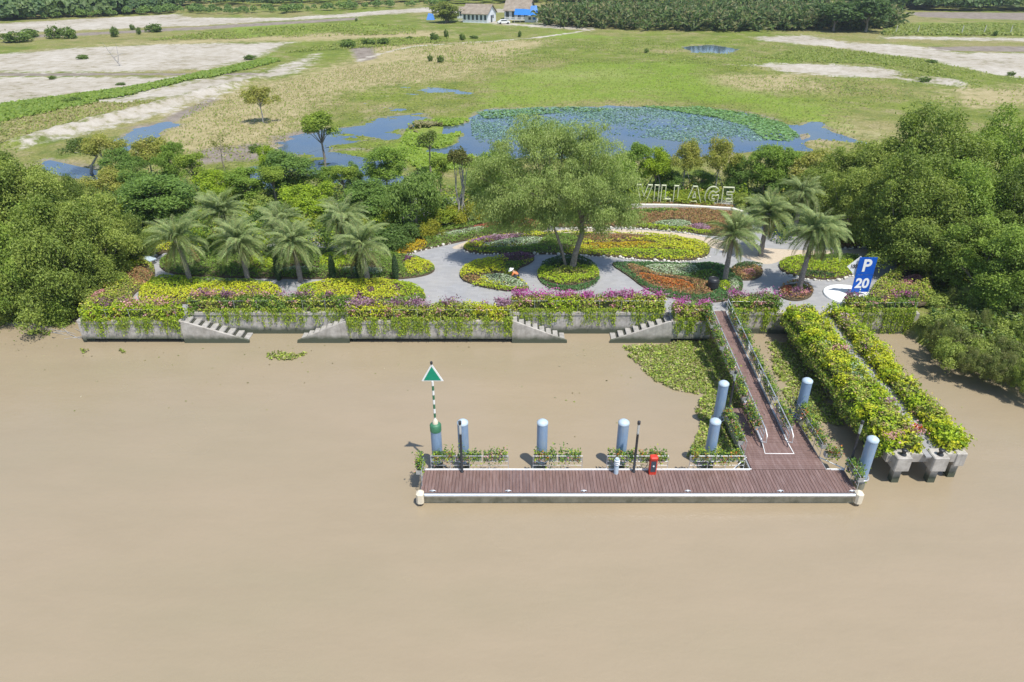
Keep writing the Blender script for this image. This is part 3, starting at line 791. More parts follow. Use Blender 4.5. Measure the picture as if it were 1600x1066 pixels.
def hedge(label, x0, x1, y0, y1, z0, z1, kinds=('bushm',), flowers=(), vines=0.0, posts=True, dens=240, size=.17, zvine=.75, name='bougainvillea_hedge', lump=.28):
    root = tag(empty(name, ((x0+x1)/2, (y0+y1)/2, z0)), label, 'hedge')
    T = Matrix.Translation(-root.location)
    def put(o): o.parent = root; o.matrix_parent_inverse = T
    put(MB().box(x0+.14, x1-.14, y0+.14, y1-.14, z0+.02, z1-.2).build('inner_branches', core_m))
    seed = abs(x0) + y0
    n = int(((x1-x0)*(y1-y0) + 2*(x1-x0)*(z1-z0) + 2*(y1-y0)*(z1-z0)) * dens)
    P, Nn = shell(n, x0, x1, y0, y1, z0, z1, seed=seed, lump=lump)
    Nn2 = Nn + rng.normal(size=(n, 3)) * .6 + np.array([0, 0, .45])
    cols = np.concatenate([pal(n, C[k])[None] for k in kinds])
    patch = np.clip(((wob(P[:, 0], P[:, 1] + P[:, 2], .9, seed + 3) + 1) / 2 * len(kinds)).astype(int), 0, len(kinds)-1)
    lf = Leaves().add(P, Nn2, size * rng.uniform(.6, 1.3, n), cols[patch, np.arange(n)], .6)
    put(lf.build('foliage', leaf_m))
    for kind, cnt, where in flowers:
        l = Leaves(); r_ = np.random.default_rng(int(seed * 10) + cnt)
        for _ in range(cnt):
            cx = r_.uniform(x0 + .1, x1 - .1)
            if where == 't': c_ = np.array([cx, r_.uniform(y0 + (y1-y0)*.45, y1), z1 + r_.uniform(0, .28)])
            elif where == 'T': c_ = np.array([cx, r_.uniform(y0, y1), z1 + .05])
            else: c_ = np.array([cx, y0 - .02, r_.uniform(z0 + .1, z1)])
            m_ = int(r_.uniform(30, 80)); s_ = r_.uniform(.14, .34)
            if where == 'f': m_ = 12; s_ = .12
            q = c_ + r_.normal(size=(m_, 3)) * s_ * np.array([1, .8, .7])
            l.add(q, r_.normal(size=(m_, 3)) + np.array([0, -.3, .8]), .13 * r_.uniform(.7, 1.3, m_), pal(m_, C[kind]), .8)
        o = l.build(PART[kind], leaf_m); put(o); o['kind'] = 'stuff'
    if vines:
        l = Leaves(); cnt = int((x1 - x0) * 17 * vines)
        for _ in range(cnt):
            cx = rng.uniform(x0, x1)
            if wob(np.array([cx]), np.array([0.]), 2.2, seed)[0] < -.15 and rng.random() < .8: continue
            ln = rng.uniform(.25, 1.0) ** 1.3 * (z0 - zvine) * 1.25 + .3
            m_ = int(ln * 34) + 5
            tt = rng.random(m_)
            q = np.column_stack([cx + rng.normal(size=m_)*.07, y0 - .17 + rng.normal(size=m_)*.07, z0 + .35 - tt*ln])
            l.add(q, rng.normal(size=(m_, 3))*.6 + np.array([0, -1, .5]), .13*rng.uniform(.6, 1.3, m_), pal(m_, C['lime'] + C['lime'] + C['green'] + [(0.44, 0.46, 0.10), (0.40, 0.38, 0.14)]), .45,
                  along=np.tile(np.array([0, 0, -1.]), (m_, 1)))
        o = l.build('trailing_vines', leaf_m); put(o); o['kind'] = 'stuff'
    if posts:
        k = max(2, int((x1 - x0) / 1.55))
        for i in range(k + 1):
            xx = x0 + .08 + (x1 - x0 - .16) * i / k
            put(MB().tube([(xx, y0 - .06, z0), (xx, y0 - .06, z1 - .05)], .016, 6).build('fence_post', galv_m))
        put(MB().tube([(x0, y0 + .02, z1 - .15), (x1, y0 + .02, z1 - .15)], .009, 6).build('rail', galv_m))
    return root
hz = ZG + .03
hedge('overgrown hedge on the leftmost quay section, yellow-green with pink flowers', -31.5, -24.5, YF+.1, YF+1.0, hz, 2.85, ('bushm','lime','bushm'), (('purple',5,'t'),('pink',8,'t'),('pink',14,'f'),('gold',5,'f')), 1.2)
hedge('hedge with faded purple flowers between the two left stairs', -24.3, -12.2, YR+.15, YR+1.0, hz, 2.85, ('bushm','green','bushm'), (('purple',9,'t'),('mauve',10,'t'),('pink',8,'t'),('pink',12,'f')), 1.1)
hedge('hedge topped with mauve flowers on the long middle quay section', -12.1, -.05, YF+.1, YF+1.0, hz, 2.85, ('bushm','bushm','yellow'), (('purple',12,'t'),('mauve',26,'t'),('pink',30,'f')), 1.3)
hedge('hedge topped with bright magenta bougainvillea in front of the round bed', .0, 11.5, YR+.15, YR+1.0, hz, 2.85, ('bushm','bushm','lime'), (('magenta',34,'t'),('mauve',10,'t'),('pink',18,'f')), 1.1)
hedge('short hedge block with magenta tufts left of the gangway', 11.9, 14.6, YF+.1, YF+1.0, hz, 2.85, ('bushm','green'), (('magenta',7,'t'),('pink',14,'f')), 1.5)
hedge('hedge between the gangway and the planted jetty', 16.4, 20.1, YR+.15, YR+1.1, hz, 2.8, ('bushm','green'), (('magenta',5,'t'),('mauve',8,'t'),('pink',14,'f')), 1.3, zvine=.5)
hedge('hedge with three purple clumps at the right end of the quay', 25.3, 30.4, YR+.15, YR+1.1, hz, 2.7, ('bushm','green'), (('purple',8,'t'),('magenta',3,'t'),('pink',10,'f')), 2.6, zvine=.2)

# planted concrete jetty
JX0, JX1, JY0 = 20.45, 24.75, 30.3
jet = tag(empty('concrete_jetty', (22.6, JY0, 0)), 'concrete jetty with a narrow walkway between two yellow hedges', 'jetty')
def jput(o): o.parent = jet; o.matrix_parent_inverse = Matrix.Translation((-22.6, -JY0, 0)); return o
jput(MB().box(JX0, JX1, JY0, YR-.004, 1.25, 1.78).build('deck_slab', conc_m))
ctr = [(22.9, JY0-.25), (22.95, 33), (22.75, 36.5), (23.05, 40), (23.2, 44), (23.35, 47.6)]
wk = MB()
wl = [(x-.5, y) for x, y in ctr] + [(x+.5, y) for x, y in ctr[::-1]]
wk.prism(wl, 1.70, 1.806)
jput(wk.build('walkway', pave_m))
for x, w_, dy_ in ((21.15, .42, 0), (23.15, .42, 0), (24.5, .3, .45)):
    jput(MB().bevbox(x-w_, x+w_, JY0-.5+dy_, JY0+.4+dy_, 1.0, 1.9-dy_*.1, .05).build('pile_cap', conc_m))
    jput(MB().box(x-.2, x+.2, JY0-.25+dy_, JY0+.15+dy_, -2, 1.0).build('pile', conc_m))
for y in (33.5, 37.5, 41.5, 45):
    jput(MB().box(JX0+.1, JX1-.1, y-.25, y+.25, .8, 1.25).build('cross_beam', conc_m))
    for x in (21.15, 23.15, 24.5):
        jput(MB().box(x-.2, x+.2, y-.2, y+.2, -2, .8).build('pile', conc_m))
for x, nm in ((21.15, 'black mooring bollard on the left concrete cap of the jetty end'), (23.15, 'black mooring bollard on the middle concrete cap of the jetty end')):
    tag(MB().lathe([(.17, 0), (.17, .05), (.11, .09), (.11, .24), (.16, .30), (.15, .36), (.06, .38)], 14, (x, JY0-.2, 1.9)).build('mooring_bollard', black_m), nm, 'bollard', 'bollards on the jetty end')
hedge('dense yellow-green hedge along the left side of the concrete jetty', JX0-.15, 22.3, JY0+.15, YR-.4, 1.78, 2.68, ('lime','yellow','bushm','lime','yellow'), (('pink',5,'T'),('mauve',1,'T'),('white',3,'T')), 0, False, size=.19, dens=260, name='jetty_hedge', lump=.42)
hedge('dense yellow-green hedge along the right side of the concrete jetty', 23.6, JX1+.1, JY0+.3, YR-.3, 1.78, 2.5, ('lime','bushm','yellow','lime'), (('pink',3,'T'),('mauve',2,'T'),('white',3,'T')), 0, False, size=.19, dens=260, name='jetty_hedge', lump=.42)
# hanging growth on the jetty's left flank
l = Leaves(); m_ = 5200
yy = rng.uniform(JY0+.2, YR-.5, m_)
drop = rng.random(m_) ** 1.4 * (.75 + .4*wob(yy, yy*0, 1.3, 2))
l.add(np.column_stack([JX0-.32 + rng.normal(size=m_)*.12, yy, 1.9 - drop]), rng.normal(size=(m_, 3))*.5 + np.array([-.8, -.3, .5]), .17*rng.uniform(.6, 1.3, m_), pal(m_, C['bushm'] + C['green']), .55)
jput(l.build('hanging_foliage', leaf_m))
rf = Leaves(); m_ = 90
px_, py_ = at(1430, 671, 1.95)
rf.add(np.array([px_, py_, 2.05]) + rng.normal(size=(m_, 3))*.12, rng.normal(size=(m_, 3)) + np.array([0, 0, .8]), .14, pal(m_, [(0.70,0.02,0.03),(0.60,0.01,0.02)]), .8)
stm = empty('potted_flower', (px_, py_, 1.806)); tag(stm, 'bright red potted flower on the jetty walkway', 'potted plant')
o = rf.build('red_flowers', leaf_m, stm); o.matrix_parent_inverse = Matrix.Translation((-px_, -py_, -1.806))
MB().lathe([(.09, 0), (.14, .2), (.15, .2)], 10).build('pot', black_m, stm)

# ------------------------------------------------------------------ pontoon, gangway and their fittings
DZ = .72
PX0, PX1, PY0, PY1 = -4.85, 18.3, 28.45, 30.3
LX0, LX1, LY1 = 13.2, 17.35, 36.2
pont = tag(empty('floating_pontoon', (0, PY0, 0)), 'long floating pontoon with purple-brown deck boards and a silver front fender pipe', 'pontoon')
def pput(o, par=None):
    o.parent = par or pont
    o.matrix_parent_inverse = Matrix.Translation((0, -PY0, 0)) if par is None else Matrix.Identity(4)
    return o
pput(MB().box(PX0, PX1, PY0-.02, PY1, -.4, .52).build('hull', hull_m))
pput(MB().box(LX0, LX1, PY1+.004, LY1, -.4, .50).build('hull', hull_m))
pput(MB().box(PX0-.02, PX1+.02, PY0-.16, PY1+.05, .525, .64).build('deck_frame', galv_m))
pput(MB().box(LX0-.05, LX1+.05, PY1+.06, LY1+.05, .523, .64).build('deck_frame', galv_m))
nP = 128; pw = (PX1 - PX0) / nP
me = MB().bevbox(-pw/2+.008, pw/2-.008, 0, PY1-PY0-.04, 0, DZ-.644, .006).mesh('plank', deck_m)
for k in range(nP):
    o = link('plank', me); o.location = (PX0 + pw*(k+.5), PY0+.02, .644); pput(o)
nL = 34; lw = (LY1 - PY1) / nL
me = MB().bevbox(LX0+.03, LX1-.03, -lw/2+.008, lw/2-.008, 0, DZ-.644, .006).mesh('plank', deck_m)
for k in range(nL):
    o = link('plank', me); o.location = (0, PY1 + .02 + lw*(k+.5), .644); pput(o)
pput(MB().tube([(PX0+.25, PY0-.20, .70), (PX1-.25, PY0-.20, .70)], .09, 16).build('fender_pipe', galv_m))
for x in (PX0, PX1):
    m = MB().bevbox(x-.2, x+.2, PY0-.36, PY0+.12, .2, .88, .10)
    pput(m.build('corner_fender', fender_m))
for x in (-4.2, -.2, 3.8, 9.3, 14.2, 18.0):
    m = MB().tube([(x-.16, PY0+.06, .75), (x-.07, PY0+.06, .80), (x+.07, PY0+.06, .80), (x+.16, PY0+.06, .75)], .025, 6)
    m.box(x-.06, x+.06, PY0+.02, PY0+.10, .722, .78)
    pput(m.build('mooring_cleat', galv_m))
# light toe rail along the back of the deck
pput(MB().box(PX0+.02, LX0-.1, PY1-.07, PY1-.01, DZ+.002, DZ+.07).build('toe_rail', white_m))
pput(MB().box(LX1+.2, PX1-.02, PY1-.07, PY1-.01, DZ+.003, DZ+.07).build('toe_rail', white_m))
def gusset(x, sx):
    m = MB()
    m.tube([(x, PY1, DZ+.03), (x + sx*1.0, PY1, DZ+.03)], .03, 6); m.tube([(x + sx*1.0, PY1, DZ+.03), (x, PY1+1.0, DZ+.03)], .03, 6)
    pput(m.build('gusset_rail', white_m))
gusset(LX0, -1); gusset(LX1, 1)

trough_m = mottled('trough_metal', (0.30, 0.30, 0.28), (0.42, 0.42, 0.40), 6, .6, .1, .01)
def box_flowers(root, L, along, r_, zb=.0, seed=0, n_per=170, lush=1.0):
    """planting inside a trough of length L lying along x or y in local space"""
    n = int(L * n_per)
    t_ = rng.uniform(-L/2, L/2, n); w = rng.normal(size=n) * .13
    h = zb + .05 + np.abs(rng.normal(size=n)) * .19 * lush * (1 + .7*wob(t_*3, t_*0, 1.3, seed))
    P = np.column_stack([t_, w, h] if along == 'x' else [w, t_, h])
    Leaves().add(P, rng.normal(size=(n, 3))*.6 + np.array([0, -.3, .9]), .14*rng.uniform(.6, 1.3, n), pal(n, C['green'] + C['dark'] + C['edge'] + C['lime']), .55).build('leaves', leaf_m, root)
    n2 = int(L * 90); t2 = rng.uniform(-L/2, L/2, n2); sd = -.2 if along == 'x' else rng.choice([-.2, .2], n2)
    w2 = sd + rng.normal(size=n2)*.05; h2 = zb + .08 - np.abs(rng.normal(size=n2))*.25
    P = np.column_stack([t2, w2, h2] if along == 'x' else [w2, t2, h2])
    Leaves().add(P, rng.normal(size=(n2, 3))*.6 + np.array([0, -.7, .6]), .12*rng.uniform(.6, 1.3, n2), pal(n2, C['green'] + C['dark'] + C['pink'][:1] + C['lime']), .55).build('trailing_leaves', leaf_m, root)
    cn = max(3, int(L * 3.2)); fl = Leaves()
    for _ in range(cn):
        t0 = rng.uniform(-L/2+.1, L/2-.1); m_ = rng.integers(8, 26)
        zf = zb + rng.uniform(-.1, .36); c_ = np.array([t0, -.12, zf]) if along == 'x' else np.array([-.06, t0, zf])
        kind = rng.choice(['orange', 'pink', 'pink', 'orange', 'white'])
        fl.add(c_ + rng.normal(size=(m_, 3)) * .12, rng.normal(size=(m_, 3)) + np.array([0, -.2, 1]), .09*rng.uniform(.7, 1.4, m_), pal(m_, C[kind]), .8)
    fl.build('flowers', leaf_m, root)['kind'] = 'stuff'

def rail_section(x0, y0, x1, y1, z=DZ, h=.92, par=None, slope=0.0):
    """railing with posts and three rails, a part of the pontoon"""
    r_ = empty('railing'); pput(r_, None); r_.matrix_parent_inverse = Matrix.Translation((0, -PY0, 0))
    L = math.hypot(x1-x0, y1-y0); k = max(1, round(L / 1.0))
    for i in range(k + 1):
        t_ = i / k; x, y = x0 + (x1-x0)*t_, y0 + (y1-y0)*t_
        MB().tube([(x, y, z-.05), (x, y, z+h)], .018, 6).build('post', galv_m, r_)
    for hh in (.28, .55, h):
        MB().tube([(x0, y0, z+hh), (x1, y1, z+hh)], .018 if hh == h else .011, 6).build('rail', galv_m, r_)
    return r_
def trough(label, x, y, z, L, along, seed, lush=1.0):
    t_ = tag(empty('flower_trough', (x, y, z)), label, 'flower box', 'flower boxes on the pontoon rails')
    a_, b_ = (L/2, .15) if along == 'x' else (.15, L/2)
    m = MB().box(-a_, a_, -b_, b_, -.26, -.23)
    m.box(-a_, a_, -b_, -b_+.02, -.23, 0); m.box(-a_, a_, b_-.02, b_, -.23, 0); m.box(-a_, -a_+.02, -b_+.02, b_-.02, -.23, 0); m.box(a_-.02, a_, -b_+.02, b_-.02, -.23, 0)
    m.build('box', trough_m, t_)
    MB().box(-a_+.02, a_-.02, -b_+.02, b_-.02, -.2, -.03).build('soil', soil_m, t_)
    box_flowers(t_, L-.05, along, rng, 0, seed, lush=lush)
    return t_
for i, (xa, xb, ll) in enumerate(((-4.45, -.2, 'left'), (1.15, 3.85, 'second'), (5.2, 8.55, 'third'), (9.75, 12.75, 'right'))):
    rail_section(xa, PY1+.02, xb, PY1+.02)
    n = 3 if i == 0 else 2
    w = (xb - xa) / n
    names = {0: ['behind the black lamp post at the left pontoon end', 'middle of the three on the long left railing', 'right end of the long left railing'],
             1: ['in front of the lone blue pile', 'right half of the second railing'], 2: ['beside the small striped post', 'behind the red cabinet'],
             3: ['left half of the railing before the landing', 'on the railing corner next to the landing']}[i]
    for k in range(n):
        trough('white flower box ' + names[k], xa + w*(k+.5), PY1+.20, DZ+.78, w-.08, 'x', i*5+k)
rail_section(PX0+.05, PY0+.5, PX0+.05, PY1-.1)
trough('white flower box on the left end rail of the pontoon', PX0-.12, (PY0+PY1)/2+.35, DZ+.80, 1.0, 'y', 31, 1.5)
rail_section(PX1-.03, PY0+.15, PX1-.03, PY1-.1)
trough('flower box on the right end rail of the pontoon', PX1+.14, (PY0+PY1)/2+.1, DZ+.70, 1.5, 'y', 32, 1.4)
rail_section(LX0-.02, PY1+1.3, LX0-.02, 35.0)
trough('flower box on the left rail of the landing', LX0-.22, 33.4, DZ+.70, 3.0, 'y', 33, 1.4)
rail_section(LX1+.02, PY1+1.1, LX1+.02, 36.1)
for k, (yy_, nm) in enumerate(((34.9, 'upper flower box on the right rail of the landing'), (32.6, 'lower flower box on the right rail of the landing'))):
    trough(nm, LX1+.22, yy_, DZ+.70, 2.1, 'y', 35+k, 1.4)
trough('small flower box above the water at the right pontoon corner', 17.9, 31.1, DZ+.55, .9, 'x', 39, 1.5)

# gangway
GX0, GX1 = 14.55, 15.9
g0, g1 = Vector((15.22, 32.6, .80)), Vector((15.35, 47.2, 1.86))
gl = (g1 - g0).length; gs = math.atan2(g1.z - g0.z, g1.y - g0.y)
gw = empty('gangway', g0); gw.rotation_euler = (gs, 0, -math.atan2(g1.x - g0.x, g1.y - g0.y))
tag(gw, 'sloping gangway with red-brown boards and flower-lined rails between quay and pontoon', 'gangway')
for s_ in (-1, 1):
    x = s_ * .74
    MB().box(x-.05, x+.05, 0, gl, -.16, .06).build('side_beam', galv_m, gw)
    tr_ = empty('railing'); tr_.parent = gw
    k = 13
    for i in range(k + 1):
        y = .05 + (gl - .1) * i / k
        MB().tube([(x, y, .06), (x, y, 1.05)], .028, 6).build('post', galv_m, tr_)
        if i < k:
            y2 = .05 + (gl - .1) * (i+1) / k
            MB().tube([(x, y, .10 if i % 2 else 1.0), (x, y2, 1.0 if i % 2 else .10)], .018, 6).build('brace', galv_m, tr_)
    for hh in (.38, .70, 1.05):
        MB().tube([(x, 0, hh), (x, gl, hh)], .038 if hh > 1 else .022, 8).build('rail', galv_m, tr_)
nG = 62; w = gl / nG
me = MB().bevbox(-.68, .68, -w/2+.008, w/2-.008, 0, .035, .005).mesh('plank', deck_m)
for i in range(nG):
    o = link('plank', me, gw); o.location = (0, w*(i+.5), 0)
m = MB()
vs = [(-.95,-1.15),(.95,-1.15),(.70,.35),(-.70,.35)]
MB().add([(-.78,-.9,-.055),(.78,-.9,-.055),(.68,0,.015),(-.68,0,.015)], [(0,1,2,3)]).build('ramp_plate', deck_m, gw)
MB().tube([(-.70,.3,.05),(-.82,-.92,-.03),(.82,-.92,-.03),(.70,.3,.05)], .035, 6).build('ramp_edge', white_m, gw)
for s_ in (-1, 1):
    m = MB().tube([(s_*.74, 0, 1.05), (s_*.74, -.45, .9), (s_*.74, -.5, .45), (s_*.74, -.05, .1)], .03, 6)
    m.build('rail_end_loop', white_m, gw)
    for i in range(5):
        y = 1.6 + i * 2.75
        side = 'left' if s_ < 0 else 'right'
        order = ['lowest', 'second lowest', 'middle', 'second highest', 'highest'][i]
        wp = gw.location + Vector((s_*.95, y*math.cos(gs), y*math.sin(gs) + .72))
        t_ = trough(f'flower box on the {side} rail of the gangway, {order} of five', wp.x, wp.y, wp.z, 2.2, 'y', 50+i*2+s_, 1.5)
        t_.rotation_euler = (gs, 0, 0)
        t_['group'] = 'flower boxes on the gangway rails'

# mooring piles
def pile(label, x, y, top=3.3, r_=.295, mark=False):
    root = tag(empty('mooring_pile', (x, y, 0)), label, 'pile', 'blue mooring piles around the pontoon')
    MB().lathe([(r_, -2), (r_, top-.10)], 24).build('shaft', pile_m, root)
    if mark:
        MB().lathe([(r_+.02, top-.42), (r_+.02, top-.06), (r_*.85, top+.02), (.12, top+.06)], 24).build('green_cap', dkgreen_m, root)
    else:
        MB().lathe([(r_+.015, top-.105), (r_+.015, top-.02), (r_*.75, top+.06), (.1, top+.13), (.01, top+.14)], 24).build('cap', pilecap_m, root)
    MB().tube([(r_*math.cos(a)*1.25, r_*math.sin(a)*1.25, .72) for a in [2*math.pi*k/16 for k in range(17)]], .04, 6).build('guide_ring', galv_m, root)
    return root
pilecap_m = mottled('pile_cap_paint', (0.36, 0.46, 0.55), (0.50, 0.58, 0.64), 6, 0.5, 0.05, 0.01)
def px_x(px, Y, z): return (px - 800) / ppm(Y, z)
pile('blue mooring pile with green top that carries the triangle beacon', px_x(682, 31.2, 2), 31.2, 3.15, mark=True)
pile('blue mooring pile right behind the leftmost black lamp post', px_x(724, 31.2, 2), 31.2)
pile('lone blue mooring pile behind the second flower railing', px_x(847, 31.2, 2), 31.2)
pile('blue mooring pile behind the small striped post', px_x(972, 31.2, 2), 31.2)
pile('blue mooring pile in floating weeds in front of the landing rail', px_x(1115, 31.3, 2.5), 31.3)
pile('blue mooring pile standing farther back left of the gangway', px_x(1129, 35.1, 2.7), 35.1)
pile('blue mooring pile between the gangway and the jetty', px_x(1260, 35.4, 2.9), 35.4)
pile('blue mooring pile off the right end of the pontoon', 19.0, 29.7, 3.3)

# beacon on the first pile
bx_, by_ = px_x(682, 31.2, 2), 31.2
bc = tag(empty('beacon', (bx_, by_, 3.2)), 'green triangle beacon with white border on a striped black and white pole', 'beacon')
MB().lathe([(.16, 0), (.15, .15), (.06, .30)], 12).build('foot', fender_m, bc)
for k in range(9):
    z0 = .10 + k * .293
    MB().lathe([(.06, z0), (.06, z0+.293)], 12).build('pole_band', white_m if k % 2 == 0 else dkgreen_m, bc)
def tri(w_, h_, y0, y1, z0):
    m = MB(); pts = [(-w_, z0), (w_, z0), (0, z0+h_)]
    vs = [(x, y0, z) for x, z in pts] + [(x, y1, z) for x, z in pts]
    return m.add(vs, [(0,1,2), (5,4,3), (0,3,4,1), (1,4,5,2), (2,5,3,0)])
tri(.57, 1.06, -.03, .03, 2.74).build('border', white_m, bc)
tri(.45, .84, -.045, -.031, 2.80).build('green_panel', green_m, bc)
MB().lathe([(.05, 3.76), (.07, 3.80), (.07, 3.90), (.03, 3.94)], 10).build('lamp', black_m, bc)

# lamp posts
def lamp(label, x, y, z, h):
    root = tag(empty('lamp_post', (x, y, z)), label, 'lamp post', 'slim black lamp posts')
    MB().lathe([(.10, 0), (.10, .04), (.072, .06), (.066, h*.76)], 14).build('post', black_m, root)
    MB().lathe([(.064, h*.76), (.064, h*.945)], 14).build('lantern', glass_m, root)
    MB().lathe([(.075, h*.945), (.085, h*.96), (.085, h), (.05, h+.02)], 14).build('cap', black_m, root)
lamp('black lamp post at the left end of the pontoon', px_x(722, 30.1, .7), 30.1, DZ, 3.4)
lamp('black lamp post beside the red cabinet', px_x(990, 30.1, .7), 30.1, DZ, 3.4)
lamp('black lamp post at the right end of the pontoon', px_x(1325, 30.1, .7), 30.15, DZ, 3.4)
lamp('black lamp post half hidden by the gangway rail', 13.45, 35.9, DZ, 2.9)

# red fire cabinet and small striped post on the deck
cx = px_x(1020, 30.0, 1.2)
fc = tag(empty('fire_cabinet', (cx, 30.0, DZ)), 'red fire extinguisher cabinet with dark glass front on the pontoon', 'cabinet')
MB().bevbox(-.2, .2, -.15, .15, 0, 1.05, .03).build('body', red_m, fc)
MB().box(-.14, .14, -.17, -.151, .22, .92).build('door_glass', dark_glass_m, fc)
MB().bevbox(-.21, .21, -.2, .16, 1.05, 1.2, .05).build('roof', red_m, fc)
MB().lathe([(.05, 0), (.05, .02)], 10).build('white_disc', white_m, fc).location = (0, -.18, .62)
fc.children[-1].rotation_euler = (R(90), 0, 0)
cx = px_x(963, 30.0, 1.0)
sp1 = tag(empty('mooring_post', (cx, 30.0, DZ)), 'short pale blue mooring post with white rings on the pontoon', 'post')
MB().lathe([(.13, 0), (.13, .95), (.10, 1.02)], 14).build('shaft', pilecap_m, sp1)
for z in (.62, .74, .86):
    MB().lathe([(.15, z), (.165, z+.02), (.15, z+.05)], 14).build('ring', white_m, sp1)

# ------------------------------------------------------------------ floating weeds
def weeds(name, pg, n, label=None, cat=None, group=None, kind=None, par=None):
    w = poly(pg, 0)
    P2 = sample(w, n)
    d = sdist(P2[:, 0], P2[:, 1], w)
    keep = (d + wob(P2[:, 0], P2[:, 1], 1.7, 4) * .6 + wob(P2[:, 0], P2[:, 1], 4.5, 9) * .45 + rng.normal(size=len(P2))*.12 > .15 - .5*(P2[:, 1] < 37) if n > 1000 else d + wob(P2[:, 0], P2[:, 1], 2.2, 4) * .45 > .12)
    P2 = P2[keep]; n = len(P2)
    z = .04 + rng.random(n) * .20 * (0.6 + .5*wob(P2[:, 0], P2[:, 1], 1.3, 6))
    ll = Leaves().add(np.column_stack([P2, np.clip(z, .02, 1)]), rng.normal(size=(n, 3))*.5 + np.array([0, -.1, 1]), .17*rng.uniform(.6, 1.3, n),
        pal(n, [(0.24,0.34,0.05),(0.33,0.43,0.06),(0.42,0.48,0.09),(0.15,0.23,0.04),(0.46,0.42,0.22),(0.30,0.24,0.12)], .3), .75)
    o = ll.build(name, leaf_m)
    return tag(o, label, cat, group, kind)
weeds('water_hyacinth', [(965,542),(1030,538),(1110,530),(1150,560),(1160,610),(1165,660),(1168,722),(1120,724),(1072,716),(1085,690),(1095,660),(1085,640),(1098,618),(1060,612),(1020,596),(995,570)], 15000, 'mat of floating water hyacinth between the quay and the landing', 'water plants', kind='stuff')
weeds('water_hyacinth', [(1195,535),(1240,530),(1270,580),(1310,640),(1318,668),(1280,660),(1265,690),(1240,650),(1215,600)], 5200, 'mat of floating water hyacinth between the gangway and the jetty', 'water plants', kind='stuff')
for pg, n, lb in (([(42,519),(60,515),(82,518),(78,525),(45,526)], 220, 'floating weed clump beside the sunken branches'), ([(122,548),(135,545),(143,550),(128,554)], 60, 'tiny floating weed clump left of its neighbour below the quay corner'),
                  ([(176,550),(190,545),(202,547),(198,553),(182,554)], 110, 'small floating weed clump below the left quay section'), ([(415,553),(440,549),(480,552),(478,560),(450,564),(418,563)], 480, 'elongated floating weed clump below the recessed quay wall')):
    weeds('weed_clump', pg, n, lb, 'water plants', 'weed clumps drifting on the river')
weeds('bank_grass', [(1448,540),(1465,545),(1500,560),(1560,574),(1650,592),(1650,606),(1560,590),(1500,577),(1455,558)], 2600, 'leafy fringe along the foot of the right river bank', 'water plants', kind='stuff')
fl_ = Leaves(); n = 170
P2 = np.column_stack([rng.uniform(-40, 30, n), 45.3 - np.abs(rng.normal(size=n))*5])
fl_.add(np.column_stack([P2, np.full(n, .015)]), rng.normal(size=(n, 3))*.08 + np.array([0, 0, 1.]), rng.uniform(.05, .2, n), pal(n, [(0.30,0.30,0.12),(0.20,0.16,0.09),(0.22,0.27,0.07),(0.5,0.45,0.35)]), .6)
tag(fl_.build('flotsam', leaf_m), 'scattered leaves and twigs drifting on the river', 'flotsam', kind='stuff')
nb = MB()
for k in range(26):
    t_ = k / 25; x0_, y0_ = at(-30 + 165*t_ + random.gauss(0, 3), 500 + 26*t_**1.6 + random.gauss(0, 3), .02)
    a = random.gauss(-.25, .35); L_ = random.uniform(.5, 1.3)
    nb.tube([(x0_-L_*math.cos(a), y0_-L_*math.sin(a), .01), (x0_, y0_, .05), (x0_+L_*math.cos(a), y0_+L_*math.sin(a), .01)], [.02, .03, .015], 5)
o = tag(nb.build('sunken_branches', greybark_m), 'line of half-sunken branches drifting left of the quay corner', 'branches', kind='stuff')

# ------------------------------------------------------------------ blue parking sign
sx0, sy0 = at(1341, 463, ZG)
sg = tag(empty('parking_sign', (sx0, sy0, ZG)), 'blue sign reading P and 20 on a striped pole with a white diamond behind', 'sign')
zb, zt = zat(456, sy0) - ZG, zat(402, sy0) - ZG
hh = zt - zb; wd = .68
for k in range(7):
    MB().lathe([(.07, k*(zb+.4)/7), (.07, (k+1)*(zb+.4)/7)], 12).build('pole_band', white_m if k % 2 else dkgreen_m, sg)
MB().lathe([(.05, zb+.4), (.05, zt-.1)], 10).build('pole', galv_m, sg).location = (0, .07, 0)
zm = zb + hh * .5
def text_mesh(s, size, off, ext=.006):
    cu = bpy.data.curves.new('lettering', 'FONT'); cu.body = s; cu.size = size; cu.offset = off; cu.extrude = ext
    cu.align_x = 'CENTER'; cu.align_y = 'CENTER'
    tmp = bpy.data.objects.new('lettering', cu); col.objects.link(tmp)
    bpy.context.view_layer.update()
    me_ = bpy.data.meshes.new_from_object(tmp.evaluated_get(bpy.context.evaluated_depsgraph_get()))
    bpy.data.objects.remove(tmp); return me_
for nm, z0, z1, s_, sz in (('upper_panel', zm+.02, zt, 'P', 1.32), ('lower_panel', zb, zm-.02, '20', 1.05)):
    MB().box(-wd, wd, -.05, -.01, z0, z1).build(nm, blue_m, sg)
    me_ = text_mesh(s_, sz, .035)
    o = link('lettering', me_, sg, white_m); o.rotation_euler = (R(90), 0, 0); o.location = (0, -.062, (z0+z1)/2)
    o.scale = (1.0, 1.05, 1)
m = MB(); q = .86; cz = zm + hh*.22
vs = [(-q-.55, 0), (-.55, -q), (q-.55, 0), (-.55, q)]
m.add([(x, .10, cz+z) for x, z in vs] + [(x, .13, cz+z) for x, z in vs], [(0,1,2,3), (7,6,5,4), (0,4,5,1), (1,5,6,2), (2,6,7,3), (3,7,4,0)])
m.build('diamond_panel', white_m, sg)
o = link('lettering', text_mesh('100', .46, .012), sg, black_m); o.rotation_euler = (R(90), 0, 0); o.location = (-.92, .088, cz); o.scale = (.72, 1, 1)

